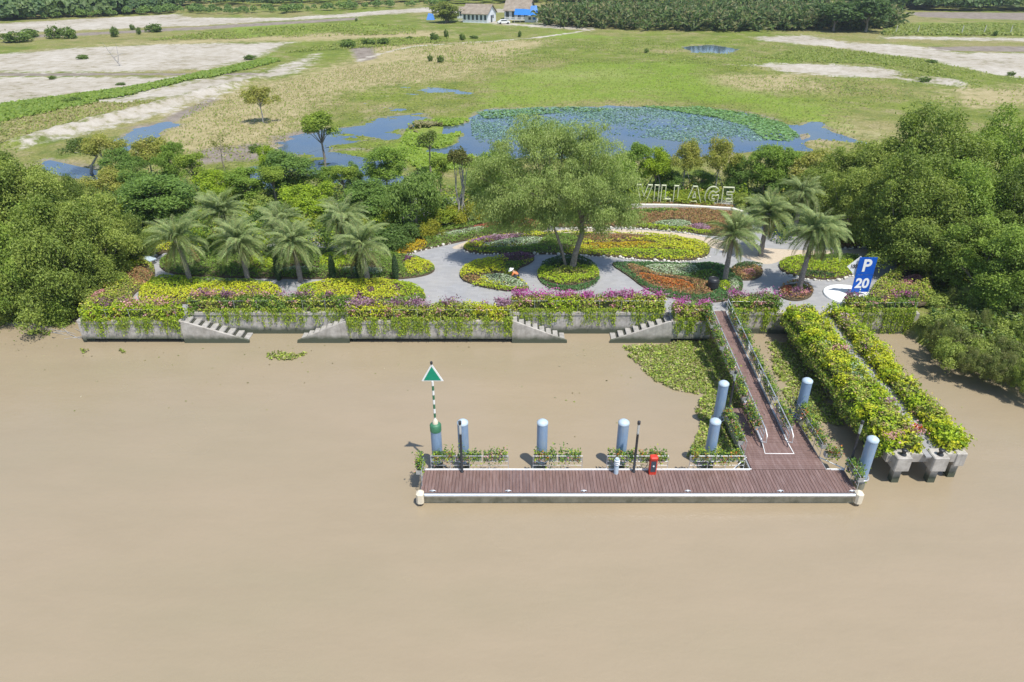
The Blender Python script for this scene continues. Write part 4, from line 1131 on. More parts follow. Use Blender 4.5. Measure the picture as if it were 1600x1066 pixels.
# ------------------------------------------------------------------ outlined letters
def arc(cx, cz, rx, rz, a0, a1, n=14):
    return [(cx + rx*math.cos(R(a0+(a1-a0)*k/n)), cz + rz*math.sin(R(a0+(a1-a0)*k/n))) for k in range(n+1)]
LET = {
 'V': ([[(0,1),(.30,1),(.56,.38),(.82,1),(1.12,1),(.70,0),(.42,0)]], 1.12),
 'I': ([[(0,0),(.30,0),(.30,1),(0,1)]], .30),
 'L': ([[(0,0),(.72,0),(.72,.26),(.30,.26),(.30,1),(0,1)]], .72),
 'A': ([[(0,0),(.30,0),(.37,.18),(.78,.18),(.85,0),(1.15,0),(.73,1),(.42,1)], [(.46,.40),(.69,.40),(.575,.70)]], 1.15),
 'G': ([arc(.54,.5,.54,.52,38,318,22) + [(.98,.56),(.52,.56),(.52,.36),(.70,.36),(.70,.30)] + arc(.54,.5,.26,.27,300,45,16)], 1.04),
 'E': ([[(0,0),(.78,0),(.78,.24),(.30,.24),(.30,.39),(.70,.39),(.70,.61),(.30,.61),(.30,.76),(.78,.76),(.78,1),(0,1)]], .78),
 'O': ([arc(.56,.5,.56,.52,0,345,23), arc(.56,.5,.27,.27,0,340,17)], 1.12),
}
lx0, ly0 = at(993, 316.5, ZG+.1); lx1, ly1 = at(1143, 321.5, ZG+.1)
LH = 1.95
cream_m = mottled('cream_letter_paint', (0.55, 0.58, 0.36), (0.66, 0.68, 0.48), 5, 0.55, 0.05, 0.01)
ls = tag(empty('letter_sign', (lx0, ly0, ZG+.1), math.atan2(ly1-ly0, lx1-lx0)), 'freestanding cream outlined letters spelling VILLAGE at the back of the garden', 'letters')
word = 'VILLAGE'; gapw = .20
tot = sum(LET[c_][1] for c_ in word) + gapw * (len(word) - 1)
unit_w = math.hypot(lx1-lx0, ly1-ly0) / tot
def letter(ch, x):
    m = MB()
    for loop in LET[ch][0]:
        n = len(loop)
        for i in range(n):
            a, b_ = loop[i], loop[(i+1) % n]
            ax, az, bx2, bz = a[0]*unit_w, a[1]*LH, b_[0]*unit_w, b_[1]*LH
            L_ = math.hypot(bx2-ax, bz-az)
            if L_ < 1e-5: continue
            dx, dz = (bx2-ax)/L_, (bz-az)/L_; e = .036
            nx_, nz_ = -dz*e, dx*e; ax -= dx*e*.9; az -= dz*e*.9; bx2 += dx*e*.9; bz += dz*e*.9
            vs = []
            for y in (-.13, .13):
                vs += [(ax+nx_, y, az+nz_), (ax-nx_, y, az-nz_), (bx2-nx_, y, bz-nz_), (bx2+nx_, y, bz+nz_)]
            m.add(vs, [(0,1,2,3), (7,6,5,4), (0,4,5,1), (1,5,6,2), (2,6,7,3), (3,7,4,0)])
    o = m.build('letter', cream_m, ls); o.location = (x, 0, 0)
x = 0
for ch in word:
    letter(ch, x); x += (LET[ch][1] + gapw) * unit_w
letter('O', -3.9)

# ------------------------------------------------------------------ trees
def crown_leaves(rad, zc, nclump, per, clump_r, leaf, colours, seed, shape='dome', asp=.5, droop=0.0, inner=.2, flat=1.1, clump_list=None):
    r_ = np.random.default_rng(seed)
    cl = []
    if clump_list is not None: cl = clump_list
    else:
        while len(cl) < nclump:
            d = r_.normal(size=3); d /= np.linalg.norm(d)
            if shape == 'dome' and d[2] < -.45: continue
            rr = r_.uniform(.30, 1.0) ** .6 * (1.18 if r_.random() < .12 else 1)
            k = 1 + .24 * math.sin(3*math.atan2(d[1], d[0]) + seed) + r_.normal() * .15
            c_ = np.array([d[0]*rad[0]*rr*k, d[1]*rad[1]*rr*k, zc + d[2]*rad[2]*rr])
            cl.append((c_, clump_r * r_.uniform(.6, 1.35)))
    L = Leaves()
    for c_, cr in cl:
        n = int(per * (cr / clump_r) ** 2)
        d = unit(r_.normal(size=(n, 3)))
        d[:, 2] = np.where(d[:, 2] < -.6, -d[:, 2]*.8, d[:, 2])
        q = c_ + d * cr * (inner + (1-inner) * r_.random((n, 1)) ** .45) * (1 + .55*np.abs(r_.normal(size=(n, 1)))*(r_.random((n, 1)) < .22)) * np.array([1.12, 1.12, flat])
        out = q - np.array([0, 0, zc - rad[2]*.5]); out = unit(out)
        nn = d*.7 + out*.3 + r_.normal(size=(n, 3))*.65 + np.array([0, 0, .35])
        base = np.array(colours); tint = base[r_.integers(0, len(base))]*.55 + base.mean(0)*.45
        cc = pal(n, colours, .2, r_)*.55 + tint*.45*(1 + r_.normal(size=(n, 1))*.15)
        al = np.tile(np.array([0, 0, -1.]), (n, 1)) if droop else None
        L.add(q, nn, leaf * r_.uniform(.6, 1.35, n), np.clip(cc, .005, .9), asp, along=al, r=r_)
    return L, cl
def limbs(base_h, cl, r0, lean=(0, 0), seed=0, stems=1, spread=.3, every=1):
    r_ = random.Random(seed); m = MB()
    tops = []
    for s_ in range(stems):
        a = 2*math.pi*s_/max(1, stems) + seed
        ox, oy = (spread*math.cos(a), spread*math.sin(a)) if stems > 1 else (0, 0)
        t_ = Vector((lean[0] + ox*2.2, lean[1] + oy*2.2, base_h))
        mid = Vector((ox*.8 + lean[0]*.35 + r_.gauss(0, .06), oy*.8 + lean[1]*.35 + r_.gauss(0, .06), base_h*.5))
        m.tube([(ox*.3, oy*.3, -.25), mid, t_], [r0*1.2, r0*.95, r0*.7], 8)
        tops.append(t_)
    for i, (c_, cr) in enumerate(cl):
        if i % every: continue
        c_ = Vector(c_); t_ = min(tops, key=lambda q: (q - c_).length)
        mid = t_.lerp(c_, .5) + Vector((r_.gauss(0, .15), r_.gauss(0, .15), r_.uniform(0, .35)))
        m.tube([t_ - Vector((0, 0, .15)), mid, c_], [r0*.42, r0*.26, r0*.08], 5, caps=False)
    return m
PROTO = {}
def proto(key, rad, zc, nclump, per, clump_r, leaf, colours, seed, trunk_h, r0, bark=bark_m, **kw):
    lk = {k: kw.pop(k) for k in ('lean', 'stems', 'spread', 'every') if k in kw}
    L, cl = crown_leaves(rad, zc, nclump, per, clump_r, leaf, colours, seed, **kw)
    cm = L.mesh('crown', leaf_m)
    tm_ = limbs(trunk_h, cl, r0, seed=seed, **lk).mesh('trunk', bark)
    V = np.concatenate(L.V)
    PROTO[key] = (cm, tm_, V[:, 2].max(), np.percentile(np.abs(V[:, 0]), 98) * 2)
def tree(name, key, label, x, y, z, height, width, cat='tree', group=None, rz=None):
    cm, tm_, ph, pw_ = PROTO[key]
    root = tag(empty(name, (x, y, z), random.uniform(0, 6.28) if rz is None else rz), label, cat, group)
    s_ = width / pw_
    root.scale = (s_, s_, height / ph)
    link('trunk', tm_, root); link('crown', cm, root)
    return root
MG = [(0.17,0.24,0.045),(0.25,0.32,0.06),(0.34,0.40,0.08),(0.11,0.165,0.03)]
MG2 = [(0.21,0.28,0.055),(0.30,0.365,0.075),(0.39,0.44,0.10)]
for k in range(4):
    proto(f'mangrove{k}', (3.2, 3.0, 3.3), 3.6, 112, 400, .58, .165, [MG, MG2, [(0.14,0.20,0.04),(0.20,0.27,0.05),(0.28,0.35,0.065),(0.10,0.15,0.03)], [(0.19,0.29,0.05),(0.27,0.38,0.06),(0.36,0.46,0.075),(0.13,0.20,0.035)]][k], 20+k, 1.6, .14, stems=3, every=3, shape='full')
for k in range(2):
    proto(f'dark{k}', (2.0, 2.0, 2.7), 3.1, 56, 300, .56, .19, [(0.12,0.21,0.045),(0.17,0.27,0.055),(0.23,0.34,0.07)], 40+k, 1.8, .13, every=2, shape='full')
    proto(f'green{k}', (1.8, 1.8, 2.3), 3.3, 42, 280, .52, .19, [(0.22,0.33,0.05),(0.29,0.40,0.06),(0.16,0.26,0.045)], 50+k, 2.0, .10, every=2, shape='full')
    proto(f'lime{k}', (1.8, 1.8, 2.0), 3.1, 38, 280, .52, .20, [(0.36,0.48,0.03),(0.27,0.38,0.035),(0.44,0.54,0.035),(0.19,0.28,0.035)], 60+k, 1.9, .10, every=2)
    proto(f'gold{k}', (2.0, 1.9, 1.5), 3.8, 24, 280, .62, .22, [(0.33,0.36,0.06),(0.40,0.41,0.08),(0.22,0.26,0.05),(0.44,0.38,0.12)], 70+k, 2.6, .10, bark=greybark_m, every=2)
proto('tall', (1.15, 1.15, 2.4), 6.0, 30, 240, .50, .20, [(0.25,0.34,0.045),(0.34,0.42,0.055),(0.17,0.25,0.04)], 81, 4.0, .11, every=2)
proto('thin', (1.0, 1.0, 1.1), 4.6, 9, 120, .42, .2, [(0.12,0.18,0.03),(0.20,0.24,0.05),(0.09,0.13,0.03)], 83, 3.6, .09, every=1)
proto('sparse', (1.2, 1.2, 1.4), 3.6, 9, 45, .42, .2, [(0.26,0.26,0.07),(0.20,0.22,0.05)], 84, 3.0, .07, every=1)
proto('topknot', (1.3, 1.3, .8), 6.4, 16, 240, .5, .2, [(0.14,0.15,0.04),(0.20,0.18,0.05),(0.10,0.14,0.03)], 85, 3.6, .12, bark=greybark_m, every=1, stems=3, spread=.25)
proto('weeping', (2.2, 2.2, 2.0), 3.4, 40, 300, .62, .26, [(0.20,0.30,0.07),(0.27,0.36,0.09),(0.15,0.24,0.05)], 86, 2.4, .13, asp=.32, droop=1.0, flat=1.2, every=3)
proto('leaning', (1.3, 1.0, .9), 4.3, 12, 160, .5, .2, [(0.10,0.16,0.03),(0.15,0.20,0.04)], 87, 3.0, .11, bark=greybark_m, lean=(-.9, 0), every=1)
proto('scrub0', (1.5, 1.5, .9), .8, 20, 220, .55, .22, MG2, 90, .4, .05, every=4)
proto('scrub1', (1.5, 1.5, .9), .8, 20, 220, .55, .22, [(0.24,0.32,0.03),(0.18,0.26,0.03),(0.34,0.38,0.04)], 91, .4, .05, every=4)
proto('scrub2', (1.5, 1.5, .9), .8, 20, 220, .55, .22, [(0.10,0.17,0.04),(0.14,0.22,0.05)], 92, .4, .05, every=4)
proto('scrub3', (1.5, 1.5, .9), .8, 18, 220, .55, .2, [(0.36,0.34,0.04),(0.44,0.40,0.04),(0.22,0.28,0.04)], 93, .4, .05, every=4)
for k in range(2): proto(f'bank{k}', (3.0, 3.0, 1.7), 1.3, 90, 260, .46, .17, [(0.20,0.25,0.06),(0.28,0.33,0.07),(0.13,0.18,0.04),(0.30,0.27,0.13)] if k else MG, 96+k, .8, .07, every=4, shape='full')
proto('field_bush', (1.4, 1.4, 1.2), 1.1, 22, 60, .55, .40, [(0.14,0.22,0.045),(0.20,0.28,0.055),(0.11,0.17,0.04)], 94, .4, .05, every=6, shape='full')

def tree_px(name, key, label, bx_, by_, top, wpx, cat='tree', group=None, z=None, rz=None):
    zz = ZF if z is None else z
    x, y = at(bx_, by_, zz)
    if z is None and y > 49.5: zz = terrain_z(x, y)
    h_ = zat(top, y) - zz
    return tree(name, key, label, x, y, zz - (.45 if name == 'bank_bush' else 0), h_ + (.45 if name == 'bank_bush' else 0), wpx / ppm(y, zz + h_*.6), cat, group, rz)

# riverbank clumps left and right
GL, GR = 'dense riverbank trees at the left edge', 'dense riverbank trees at the right edge'
for i, (bx_, by_, tp, w, lb) in enumerate([
    (15, 420, 222, 150, 'tall riverbank tree at the very left edge, highest of its clump'), (85, 420, 235, 130, 'riverbank tree crown second from the left edge at the back of the clump'),
    (-60, 470, 300, 160, 'riverbank tree cut off by the left edge of the frame'), (40, 462, 318, 130, 'bushy riverbank tree at the water left of the clump middle'), (105, 458, 300, 130, 'bushy riverbank tree in the middle of the left clump'),
    (165, 436, 290, 120, 'riverbank tree of the left clump nearest the garden'), (205, 415, 330, 90, 'low riverbank tree overhanging the leftmost garden bed'), (75, 466, 375, 110, 'low bush of the left clump hanging over the water'),
    (135, 450, 370, 100, 'low bush of the left clump beside the quay corner'), (15, 464, 380, 110, 'low bush at the water by the left edge of the frame'), (140, 395, 262, 90, 'riverbank tree behind the middle of the left clump')]):
    tree_px('riverbank_tree', f'mangrove{i % 4}', lb, bx_, by_, tp, w, group=GL)
for i, (bx_, by_, tp, w, lb) in enumerate([
    (1345, 350, 200, 120, 'riverbank tree at the back left corner of the right clump'), (1425, 360, 152, 140, 'tallest left-hand crown of the right tree clump'), (1520, 360, 158, 140, 'tall crown in the middle of the right tree clump'),
    (1605, 360, 168, 140, 'tall crown at the right edge of the frame'), (1330, 385, 245, 110, 'riverbank tree behind the lime bed at the right'), (1400, 415, 225, 130, 'riverbank tree just behind the parking sign'), (1478, 420, 235, 140, 'front riverbank tree right of the parking sign'),
    (1560, 430, 230, 150, 'broad front riverbank tree near the right edge'), (1640, 440, 240, 150, 'front riverbank tree cut by the right edge'), (1450, 440, 310, 120, 'lower riverbank tree shading the right corner bed'),
    (1530, 470, 330, 140, 'lower riverbank tree above the right bank bushes'), (1610, 490, 330, 150, 'lower riverbank tree at the right edge above the bank'), (1385, 400, 300, 90, 'small riverbank tree left of the right corner bed'), (1290, 350, 235, 90, 'riverbank tree behind the rearmost right palm'),
    (1690, 400, 200, 160, 'riverbank tree beyond the right edge of the frame')]):
    tree_px('riverbank_tree', f'mangrove{(i*3+1) % 4}', lb, bx_, by_, tp, w, group=GR)
ORD = ['leftmost', 'second', 'third', 'fourth', 'fifth', 'sixth', 'last']
r6 = random.Random(3)
for rn, x0_, y0_, sl, dx2, cnt in (('front row at the waterline', 1484, 557, .30, 31, 6), ('second row', 1470, 533, .26, 33, 6), ('third row', 1464, 505, .20, 35, 6), ('fourth row', 1462, 474, .14, 38, 5)):
    for i in range(cnt):
        bx_ = x0_ + dx2*i + r6.uniform(-6, 6); by_ = y0_ + sl*dx2*i + r6.uniform(-3, 3)
        tree_px('bank_bush', r6.choice(['bank0', 'bank1', 'scrub0', 'bank1']), f'right bank bush, {ORD[i]} from the left in the {rn}', bx_, by_, by_ - r6.uniform(24, 44), r6.uniform(40, 64), 'bush', 'tangled bushes on the right bank')
# row of trees behind the garden
for a in [
    ('leaning_tree','leaning','small leaning tree with bare trunk above the left clump',140,268,214,55,), ('broadleaf_tree','gold0','yellowish tree at the left end of the garden tree row',168,272,203,58,),
    ('broadleaf_tree','dark0','dark tree between two lighter ones at the left of the row',205,300,226,62,), ('broadleaf_tree','gold1','yellow-green tree in front of the narrow ditch',242,285,208,58,),
    ('broadleaf_tree','green0','green tree just right of the ditch',276,298,216,46,), ('broadleaf_tree','gold0','pale umbrella-shaped tree with a visible straight grey trunk',184,325,257,62,),
    ('broadleaf_tree','dark1','largest dense dark tree left of the palms',262,350,266,112,), ('broadleaf_tree','lime0','bright lime tree above the left palms',348,320,258,72,),
    ('broadleaf_tree','green1','mid-green tree right of the bright lime one',390,318,258,62,), ('broadleaf_tree','dark0','dark round-headed tree beside the marsh pool',452,300,228,80,),
    ('broadleaf_tree','lime1','small light-topped tree touching the dark round one',424,276,222,36,), ('broadleaf_tree','green0','small rounded tree under the tall tree by the pool',515,298,256,42,),
    ('broadleaf_tree','lime0','yellow-green tree above the middle palms',487,345,280,80,), ('broadleaf_tree','dark1','small dark tree standing against the marsh pool',553,300,250,32,),
    ('broadleaf_tree','green1','forked tree with two-lobed crown behind the palms',606,300,224,66,), ('broadleaf_tree','dark0','dark broad tree left of the weeping tree',590,345,276,80,),
    ('weeping_tree','weeping','weeping tree with drooping green branches left of the path',652,368,258,100,), ('thin_tree','thin','thin dark tree with a small tufted crown over the grass',674,275,200,32,),
    ('tall_tree','tall','tall narrow tree standing before the blue marsh pool',508,262,170,50,), ('sparse_tree','sparse','sparse nearly leafless tree in the dry grass',352,268,208,32,),
    ('field_tree','gold1','lone tree with a straight trunk and dark shadow in the dry field',411,192,129,44,),
    ('broadleaf_tree','lime1','bright green tree behind the letters V and I',1022,304,222,48,), ('broadleaf_tree','gold1','yellow-green tree behind the letters L and A',1066,304,211,48,),
    ('broadleaf_tree','gold0','brownish-topped tree behind the letters G and E',1116,307,205,46,), ('broadleaf_tree','green0','green tree between the big airy tree and the letters',985,300,215,52,),
    ('broadleaf_tree','green1','green tree right of the letters',1190,308,219,58,), ('broadleaf_tree','gold1','tree with yellowing crown above the rear right palm',1262,320,228,78,), ('broadleaf_tree','dark1','dark tree in the gap right of the letters',1150,306,236,44,),
    ('broadleaf_tree','green1','dark green tree left of the big airy tree',775,330,228,60,), ('broadleaf_tree','tall','slim tree filling the gap left of the bright lime tree',312,312,236,40,), ('broadleaf_tree','tall','slim green tree behind the middle rear palm',432,320,258,40,),
    ('broadleaf_tree','tall','slim tree behind the right rear palm',540,318,256,36,), ('broadleaf_tree','tall','slim tree right behind the weeping tree',690,318,240,36,), ('broadleaf_tree','green1','green tree right of the wooden props',752,320,262,60,), ('broadleaf_tree','green0','low green tree at the left foot of the airy tree crown',800,338,278,70,),
    ('broadleaf_tree','dark0','dark tree between the letters and the rear palm',1222,312,262,60,), ('broadleaf_tree','dark1','dark tree behind the gap between V and L',1044,302,262,48,), ('broadleaf_tree','dark0','dark tree behind the gap between A and G',1092,302,262,48,), ('broadleaf_tree','green1','tree behind the right part of the airy crown',955,312,240,64,),
    ('broadleaf_tree','green0','green tree left of the yellowing one',1232,302,226,60,), ('broadleaf_tree','dark1','dark tree hidden under the yellowish left ones',225,330,262,70,), ('broadleaf_tree','green1','green tree behind the last left palm',570,340,285,60,)]:
    tree_px(*a, group='trees in the row behind the garden' if 'row' in a[2] else None)
t_ = tree_px('staked_tree', 'topknot', 'tall tree with flat top, bare pale branches and wooden props', 722, 352, 222, 48)
def stakes(root, n, h_, rad):
    sc = root.scale
    for k in range(n):
        a = 2*math.pi*k/n + .4
        o = MB().tube([(rad*math.cos(a)/sc[0], rad*math.sin(a)/sc[1], 0), (.05/sc[0], 0, h_/sc[2])], [.06, .045], 6).build('support_stake', greybark_m, root)
stakes(t_, 4, 3.2, 1.1)
for o in list(col.objects):
    if o.get('label', '').startswith(('bright green tree behind the letters', 'yellow-green tree behind the letters', 'brownish-topped tree')): stakes(o, 3, 3.0, 1.3)

# shrubs between the garden and the tree row
SH = [(198,352,315,48,'scrub1','bright lime shrub under the umbrella-shaped tree'),(240,375,345,50,'scrub0','olive shrub left of the first palm'),(405,335,296,58,'scrub0','rounded shrub behind the second palm'),(300,360,325,60,'scrub2','dark shrub behind the first palm'),
      (430,350,312,60,'scrub2','dark shrub behind the third palm'),(540,345,312,60,'scrub2','dark shrub behind the fourth palm'),(618,350,315,48,'scrub1','lime shrub left of the weeping tree'),(615,385,345,60,'scrub2','low dark shrub at the left end of the gold bed'),
      (690,358,322,50,'scrub1','lime shrub under the weeping tree'),(712,350,318,50,'scrub3','golden-flowered shrub beside the wooden props'),(672,372,338,40,'scrub3','yellow shrub left of the golden-flowered one'),(742,348,312,44,'scrub3','yellow shrub right of the wooden props'),
      (770,346,318,50,'scrub1','pale green shrub behind the red flowers'),(640,378,342,46,'scrub2','dark shrub at the foot of the weeping tree'),(818,342,316,50,'scrub0','olive shrub behind the brightest red flowers'),(560,362,330,60,'scrub0','olive shrub behind the last palm'),
      (355,352,322,50,'scrub0','shrub between the first two palms'),(480,362,335,56,'scrub1','lime shrub between the middle palms'),(1165,322,296,46,'scrub0','shrub just right of the letter E'),(1195,335,300,50,'scrub2','dark shrub behind the upper right palm'),(1310,372,342,54,'scrub0','shrub behind the lime bed at the right'),(1060,312,296,60,'scrub1','lime shrub behind the middle letters'),
      (1110,314,298,60,'scrub1','lime shrub behind the last letters'),(1010,312,296,60,'scrub0','olive shrub behind the first letters'),(900,332,305,70,'scrub0','shrub in the shade behind the airy tree'),(850,336,308,60,'scrub2','dark shrub left of the airy tree trunk')]
for bx_, by_, tp, w, key, lb in SH:
    tree_px('shrub', key, lb, bx_, by_, tp, w, 'shrub', z=ZG)
# undergrowth carpet below the tree row
ug = Leaves()
for pg, n in (([(150,300),(240,270),(400,285),(560,290),(760,290),(800,345),(700,352),(610,372),(400,368),(250,385),(190,400)], 16000), ([(960,318),(960,285),(1300,290),(1330,330),(1280,370),(1180,345),(1150,318)], 9000), ([(1280,370),(1330,330),(1640,330),(1640,500),(1460,500),(1440,440),(1380,385)], 9000), ([(-60,460),(-60,330),(160,300),(230,390),(140,440)], 6000), ([(1455,545),(1455,480),(1640,470),(1640,590),(1560,578)], 6000)):
    w = poly(pg, ZG); P2 = sample(w, n)
    z = ZG - .2 + rng.random(n) * (.55 + .5*wob(P2[:, 0], P2[:, 1], .7, 2))
    tz = np.array([terrain_z(a_, b_) for a_, b_ in P2]) if pg[0][0] > 1400 else np.full(n, ZG-.2)
    ug.add(np.column_stack([P2, z - (ZG-.2) + tz]), rng.normal(size=(n, 3))*.6 + np.array([0, -.2, 1]), .28*rng.uniform(.6, 1.4, n), pal(n, C['green'] + C['dark'] + C['olive'] + C['lime'][:1]), .5)
for pg, n in (([(232,378),(300,345),(420,330),(560,335),(700,318),(850,312),(852,338),(780,343),(735,347),(660,360),(612,372),(604,394),(520,390),(420,388),(330,386),(250,396)], 520), ([(880,330),(890,305),(1160,296),(1175,315),(1140,317),(980,314)], 55), ([(1180,345),(1200,310),(1330,320),(1370,362),(1290,372),(1215,385)], 120)):
    w = poly(pg, ZG)
    for a_, b_ in sample(w, n):
        m_ = 90; d = unit(rng.normal(size=(m_, 3))); d[:, 2] = np.abs(d[:, 2]); r2 = rng.uniform(.45, .9); hh_ = rng.uniform(.7, 1.7)
        kk = rng.choice(['green', 'dark', 'lime', 'green', 'bushm'])
        ug.add(np.array([a_, b_, ZG]) + d*np.array([r2, r2, hh_]), d + rng.normal(size=(m_, 3))*.5 + np.array([0, 0, .3]), .22*rng.uniform(.6, 1.3, m_), pal(m_, C[kk]), .5)
tag(ug.build('undergrowth', leaf_m), 'low undergrowth between the trees around the garden', 'undergrowth', kind='stuff')

# the big airy tree in the round bed
AX, AY = at(893, 424, ZG)
r_ = np.random.default_rng(5)
cl = []
for cx_, cz_, rx_, rz_, dy_, nn_ in ((-3.4, 8.8, 2.6, 2.6, 0, 22), (-.8, 10.2, 2.6, 2.2, .6, 20), (2.6, 9.4, 2.4, 2.4, .3, 20), (4.3, 7.2, 2.0, 2.4, -.2, 20), (-5.4, 7.2, 1.9, 2.2, .2, 20), (0.6, 7.6, 2.6, 2.0, -1.6, 24), (-2.6, 6.0, 2.4, 1.8, -.8, 22), (3.0, 5.4, 2.2, 1.7, -.8, 20), (.4, 8.4, 2.6, 2.2, 2.2, 16), (-4.6, 5.2, 1.7, 1.5, -.2, 14), (4.9, 5.2, 1.5, 1.5, 0, 12), (-.2, 5.2, 2.2, 1.3, -1.0, 20), (-3.4, 4.2, 1.7, .9, .3, 12), (2.6, 4.2, 1.6, .8, .3, 10), (-.6, 4.4, 1.6, .7, .9, 10), (-2.0, 10.0, 2.0, 1.5, 0, 22), (1.2, 10.3, 1.8, 1.2, 0, 22), (-1.5, 7.4, 2.6, 2.0, -2.0, 20), (2.0, 7.2, 2.4, 1.9, -1.8, 20)):
    for _ in range(nn_):
        d = r_.normal(size=3); d /= np.linalg.norm(d); k = r_.uniform(.3, 1.05)
        cl.append((np.array([(cx_ + d[0]*rx_*k)*1.08 - 1.25, dy_ + d[1]*rx_*k, 5 + (cz_ + d[2]*rz_*k - 5)*1.06]), .66 * r_.uniform(.6, 1.3)))
AIR = [(0.29,0.375,0.11),(0.37,0.45,0.145),(0.23,0.31,0.08),(0.44,0.50,0.19)]
L, _ = crown_leaves((6, 3, 4), 8, 0, 330, .66, .20, AIR, 6, asp=.28, droop=1.0, flat=1.1, clump_list=cl, inner=.1)
at_root = tag(empty('airy_tree', (AX, AY, ZG)), 'big airy olive-green tree with a leaning trunk rising from the round bed', 'tree')
L.build('crown', leaf_m, at_root)
m = MB()
m.tube([(0, 0, -.2), (.25, 0, 1.6), (.75, .05, 3.4), (.55, .1, 5.2), (.0, .2, 7.0)], [.30, .24, .20, .15, .08], 10)
m.tube([(-.35, .2, -.2), (-.9, .3, 2.0), (-1.8, .3, 4.4), (-3.2, .2, 7.4)], [.13, .11, .09, .04], 8)
for i, (c_, cr) in enumerate(cl):
    if i % 5: continue
    c_ = Vector(c_); s0 = Vector((.6, .05, 4.2)) if c_.x > -1 else Vector((-1.7, .3, 4.4))
    m.tube([s0, s0.lerp(c_, .55) + Vector((0, 0, .5)), c_], [.08, .05, .015], 5, caps=False)
m.build('trunk', bark_m, at_root)

# palms
def frond_mesh(L_, up, sag, seed, cols=None):
    cols = cols or GREY
    r2 = np.random.default_rng(seed)
    n = 30; t_ = np.linspace(0, 1, n)
    # rachis in the local xz plane, leaving along +x
    ang = up - sag * t_ ** 1.3
    dx = np.cos(ang) * L_ / n; dz = np.sin(ang) * L_ / n
    px = np.cumsum(dx); pz = np.cumsum(dz)
    lf = Leaves()
    for s_ in (-1, 1):
        for rep in range(3):
            k = np.arange(2, n)
            ln = .46 * np.sin(np.pi * np.clip(t_[k]*.86 + .12, 0, 1)) ** .7 + .06
            dirv = np.column_stack([np.cos(ang[k])*.55, s_*np.full(len(k), .8), np.sin(ang[k])*.5 + .25 - .36*rep - r2.random(len(k))*.35])
            dirv = unit(dirv)
            P = np.column_stack([px[k] + rep*L_/n/3, np.zeros(len(k)), pz[k]]) + dirv * (ln/2)[:, None]
            nn = np.cross(dirv, np.tile(np.array([1., 0, 0]), (len(k), 1))); nn[:, 2] = np.abs(nn[:, 2]) + .2
            lf.add(P, nn, ln, pal(len(k), cols, .15, r2), .085, along=dirv*5, r=r2)
    # rachis strip
    w_ = .035 * (1 - t_*.8)
    V = []
    for i in range(n - 1):
        V += [(px[i], -w_[i], pz[i]), (px[i+1], -w_[i+1], pz[i+1]), (px[i+1], w_[i+1], pz[i+1]), (px[i], w_[i], pz[i])]
    lf.V.append(np.array(V)); lf.C.append(np.tile(np.array([[.30, .31, .15]]), (len(V), 1)))
    return lf.mesh('frond', leaf_m)
BROWN = [(0.34,0.25,0.13),(0.28,0.20,0.10),(0.40,0.32,0.18)]
GREY = [(0.25,0.33,0.125),(0.33,0.40,0.17),(0.19,0.27,0.10),(0.40,0.43,0.17)]
FR = [frond_mesh(2.7, 1.3, .85, 1), frond_mesh(2.8, 1.0, 1.2, 2), frond_mesh(2.9, .68, 1.4, 3), frond_mesh(2.9, .35, 1.5, 4), frond_mesh(2.7, .0, 1.4, 5), frond_mesh(2.5, -.45, 1.0, 6), frond_mesh(2.1, -.8, .7, 7, BROWN)]
def palm(label, bx_, by_, crown_y, scale=1.0, lean=0.0):
    x, y = at(bx_, by_, ZG)
    h_ = (zat(crown_y, y) - ZG)
    root = tag(empty('palm_tree', (x, y, ZG), 0), label, 'palm', 'feathery grey-green palms in the garden')
    n = 12; rd = []
    pts = []
    for k in range(n + 1):
        t2 = k / n
        pts.append((lean*t2*t2, 0, -.15 + (h_+.15)*t2)); rd.append((.22 - .06*t2) * (1.10 if k % 2 else .93) + (.08 if k >= n-1 else 0))
    MB().tube(pts, rd, 10).build('trunk', palmbark_m, root)
    tot_ = random.choice([50, 56, 62, 66]); lx_, ly_ = random.gauss(0, .10), random.gauss(0, .10)
    for k in range(tot_):
        t2 = k / tot_
        i = min(5, int(t2 * 6 + random.uniform(-.4, .4))) if t2 > .08 else 0
        if k >= tot_ - 5: i = 6
        o = link('frond', FR[max(0, i)], root)
        o.location = (lean, 0, h_ - .05 - t2*.25)
        o.rotation_euler = (random.gauss(lx_, .12), random.gauss(ly_, .16), k * 2.39996 + random.gauss(0, .12))
        s_ = scale * random.uniform(.78, 1.08) * (.9 if i == 0 else 1)
        o.scale = (s_, s_, s_)
for a in [('leftmost palm of the front row on the left', 298, 443, 372, 1.05, -.3), ('second palm of the front left row', 388, 440, 377, .98, -.2), ('third palm of the front left row', 470, 440, 377, .98, -.2), ('rightmost palm of the front left row beside the broad path', 575, 443, 383, 1.0, -.2),
          ('left palm of the rear row, behind the first two front palms', 362, 400, 332, 1.0, -.1), ('middle palm of the rear row on the left, half hidden', 446, 405, 346, .9, 0), ('right palm of the rear row with upright fronds', 540, 405, 338, .95, 0),
          ('palm in the leaf-shaped bed near the gangway', 1132, 440, 365, 1.05, .1), ('rightmost palm rising from the round red bed', 1248, 455, 358, 1.05, .3), ('palm behind the two front palms at the right', 1188, 400, 332, .95, 0), ('rearmost palm at the right below the yellowing tree', 1240, 368, 300, .92, 0)]:
    palm(*a)
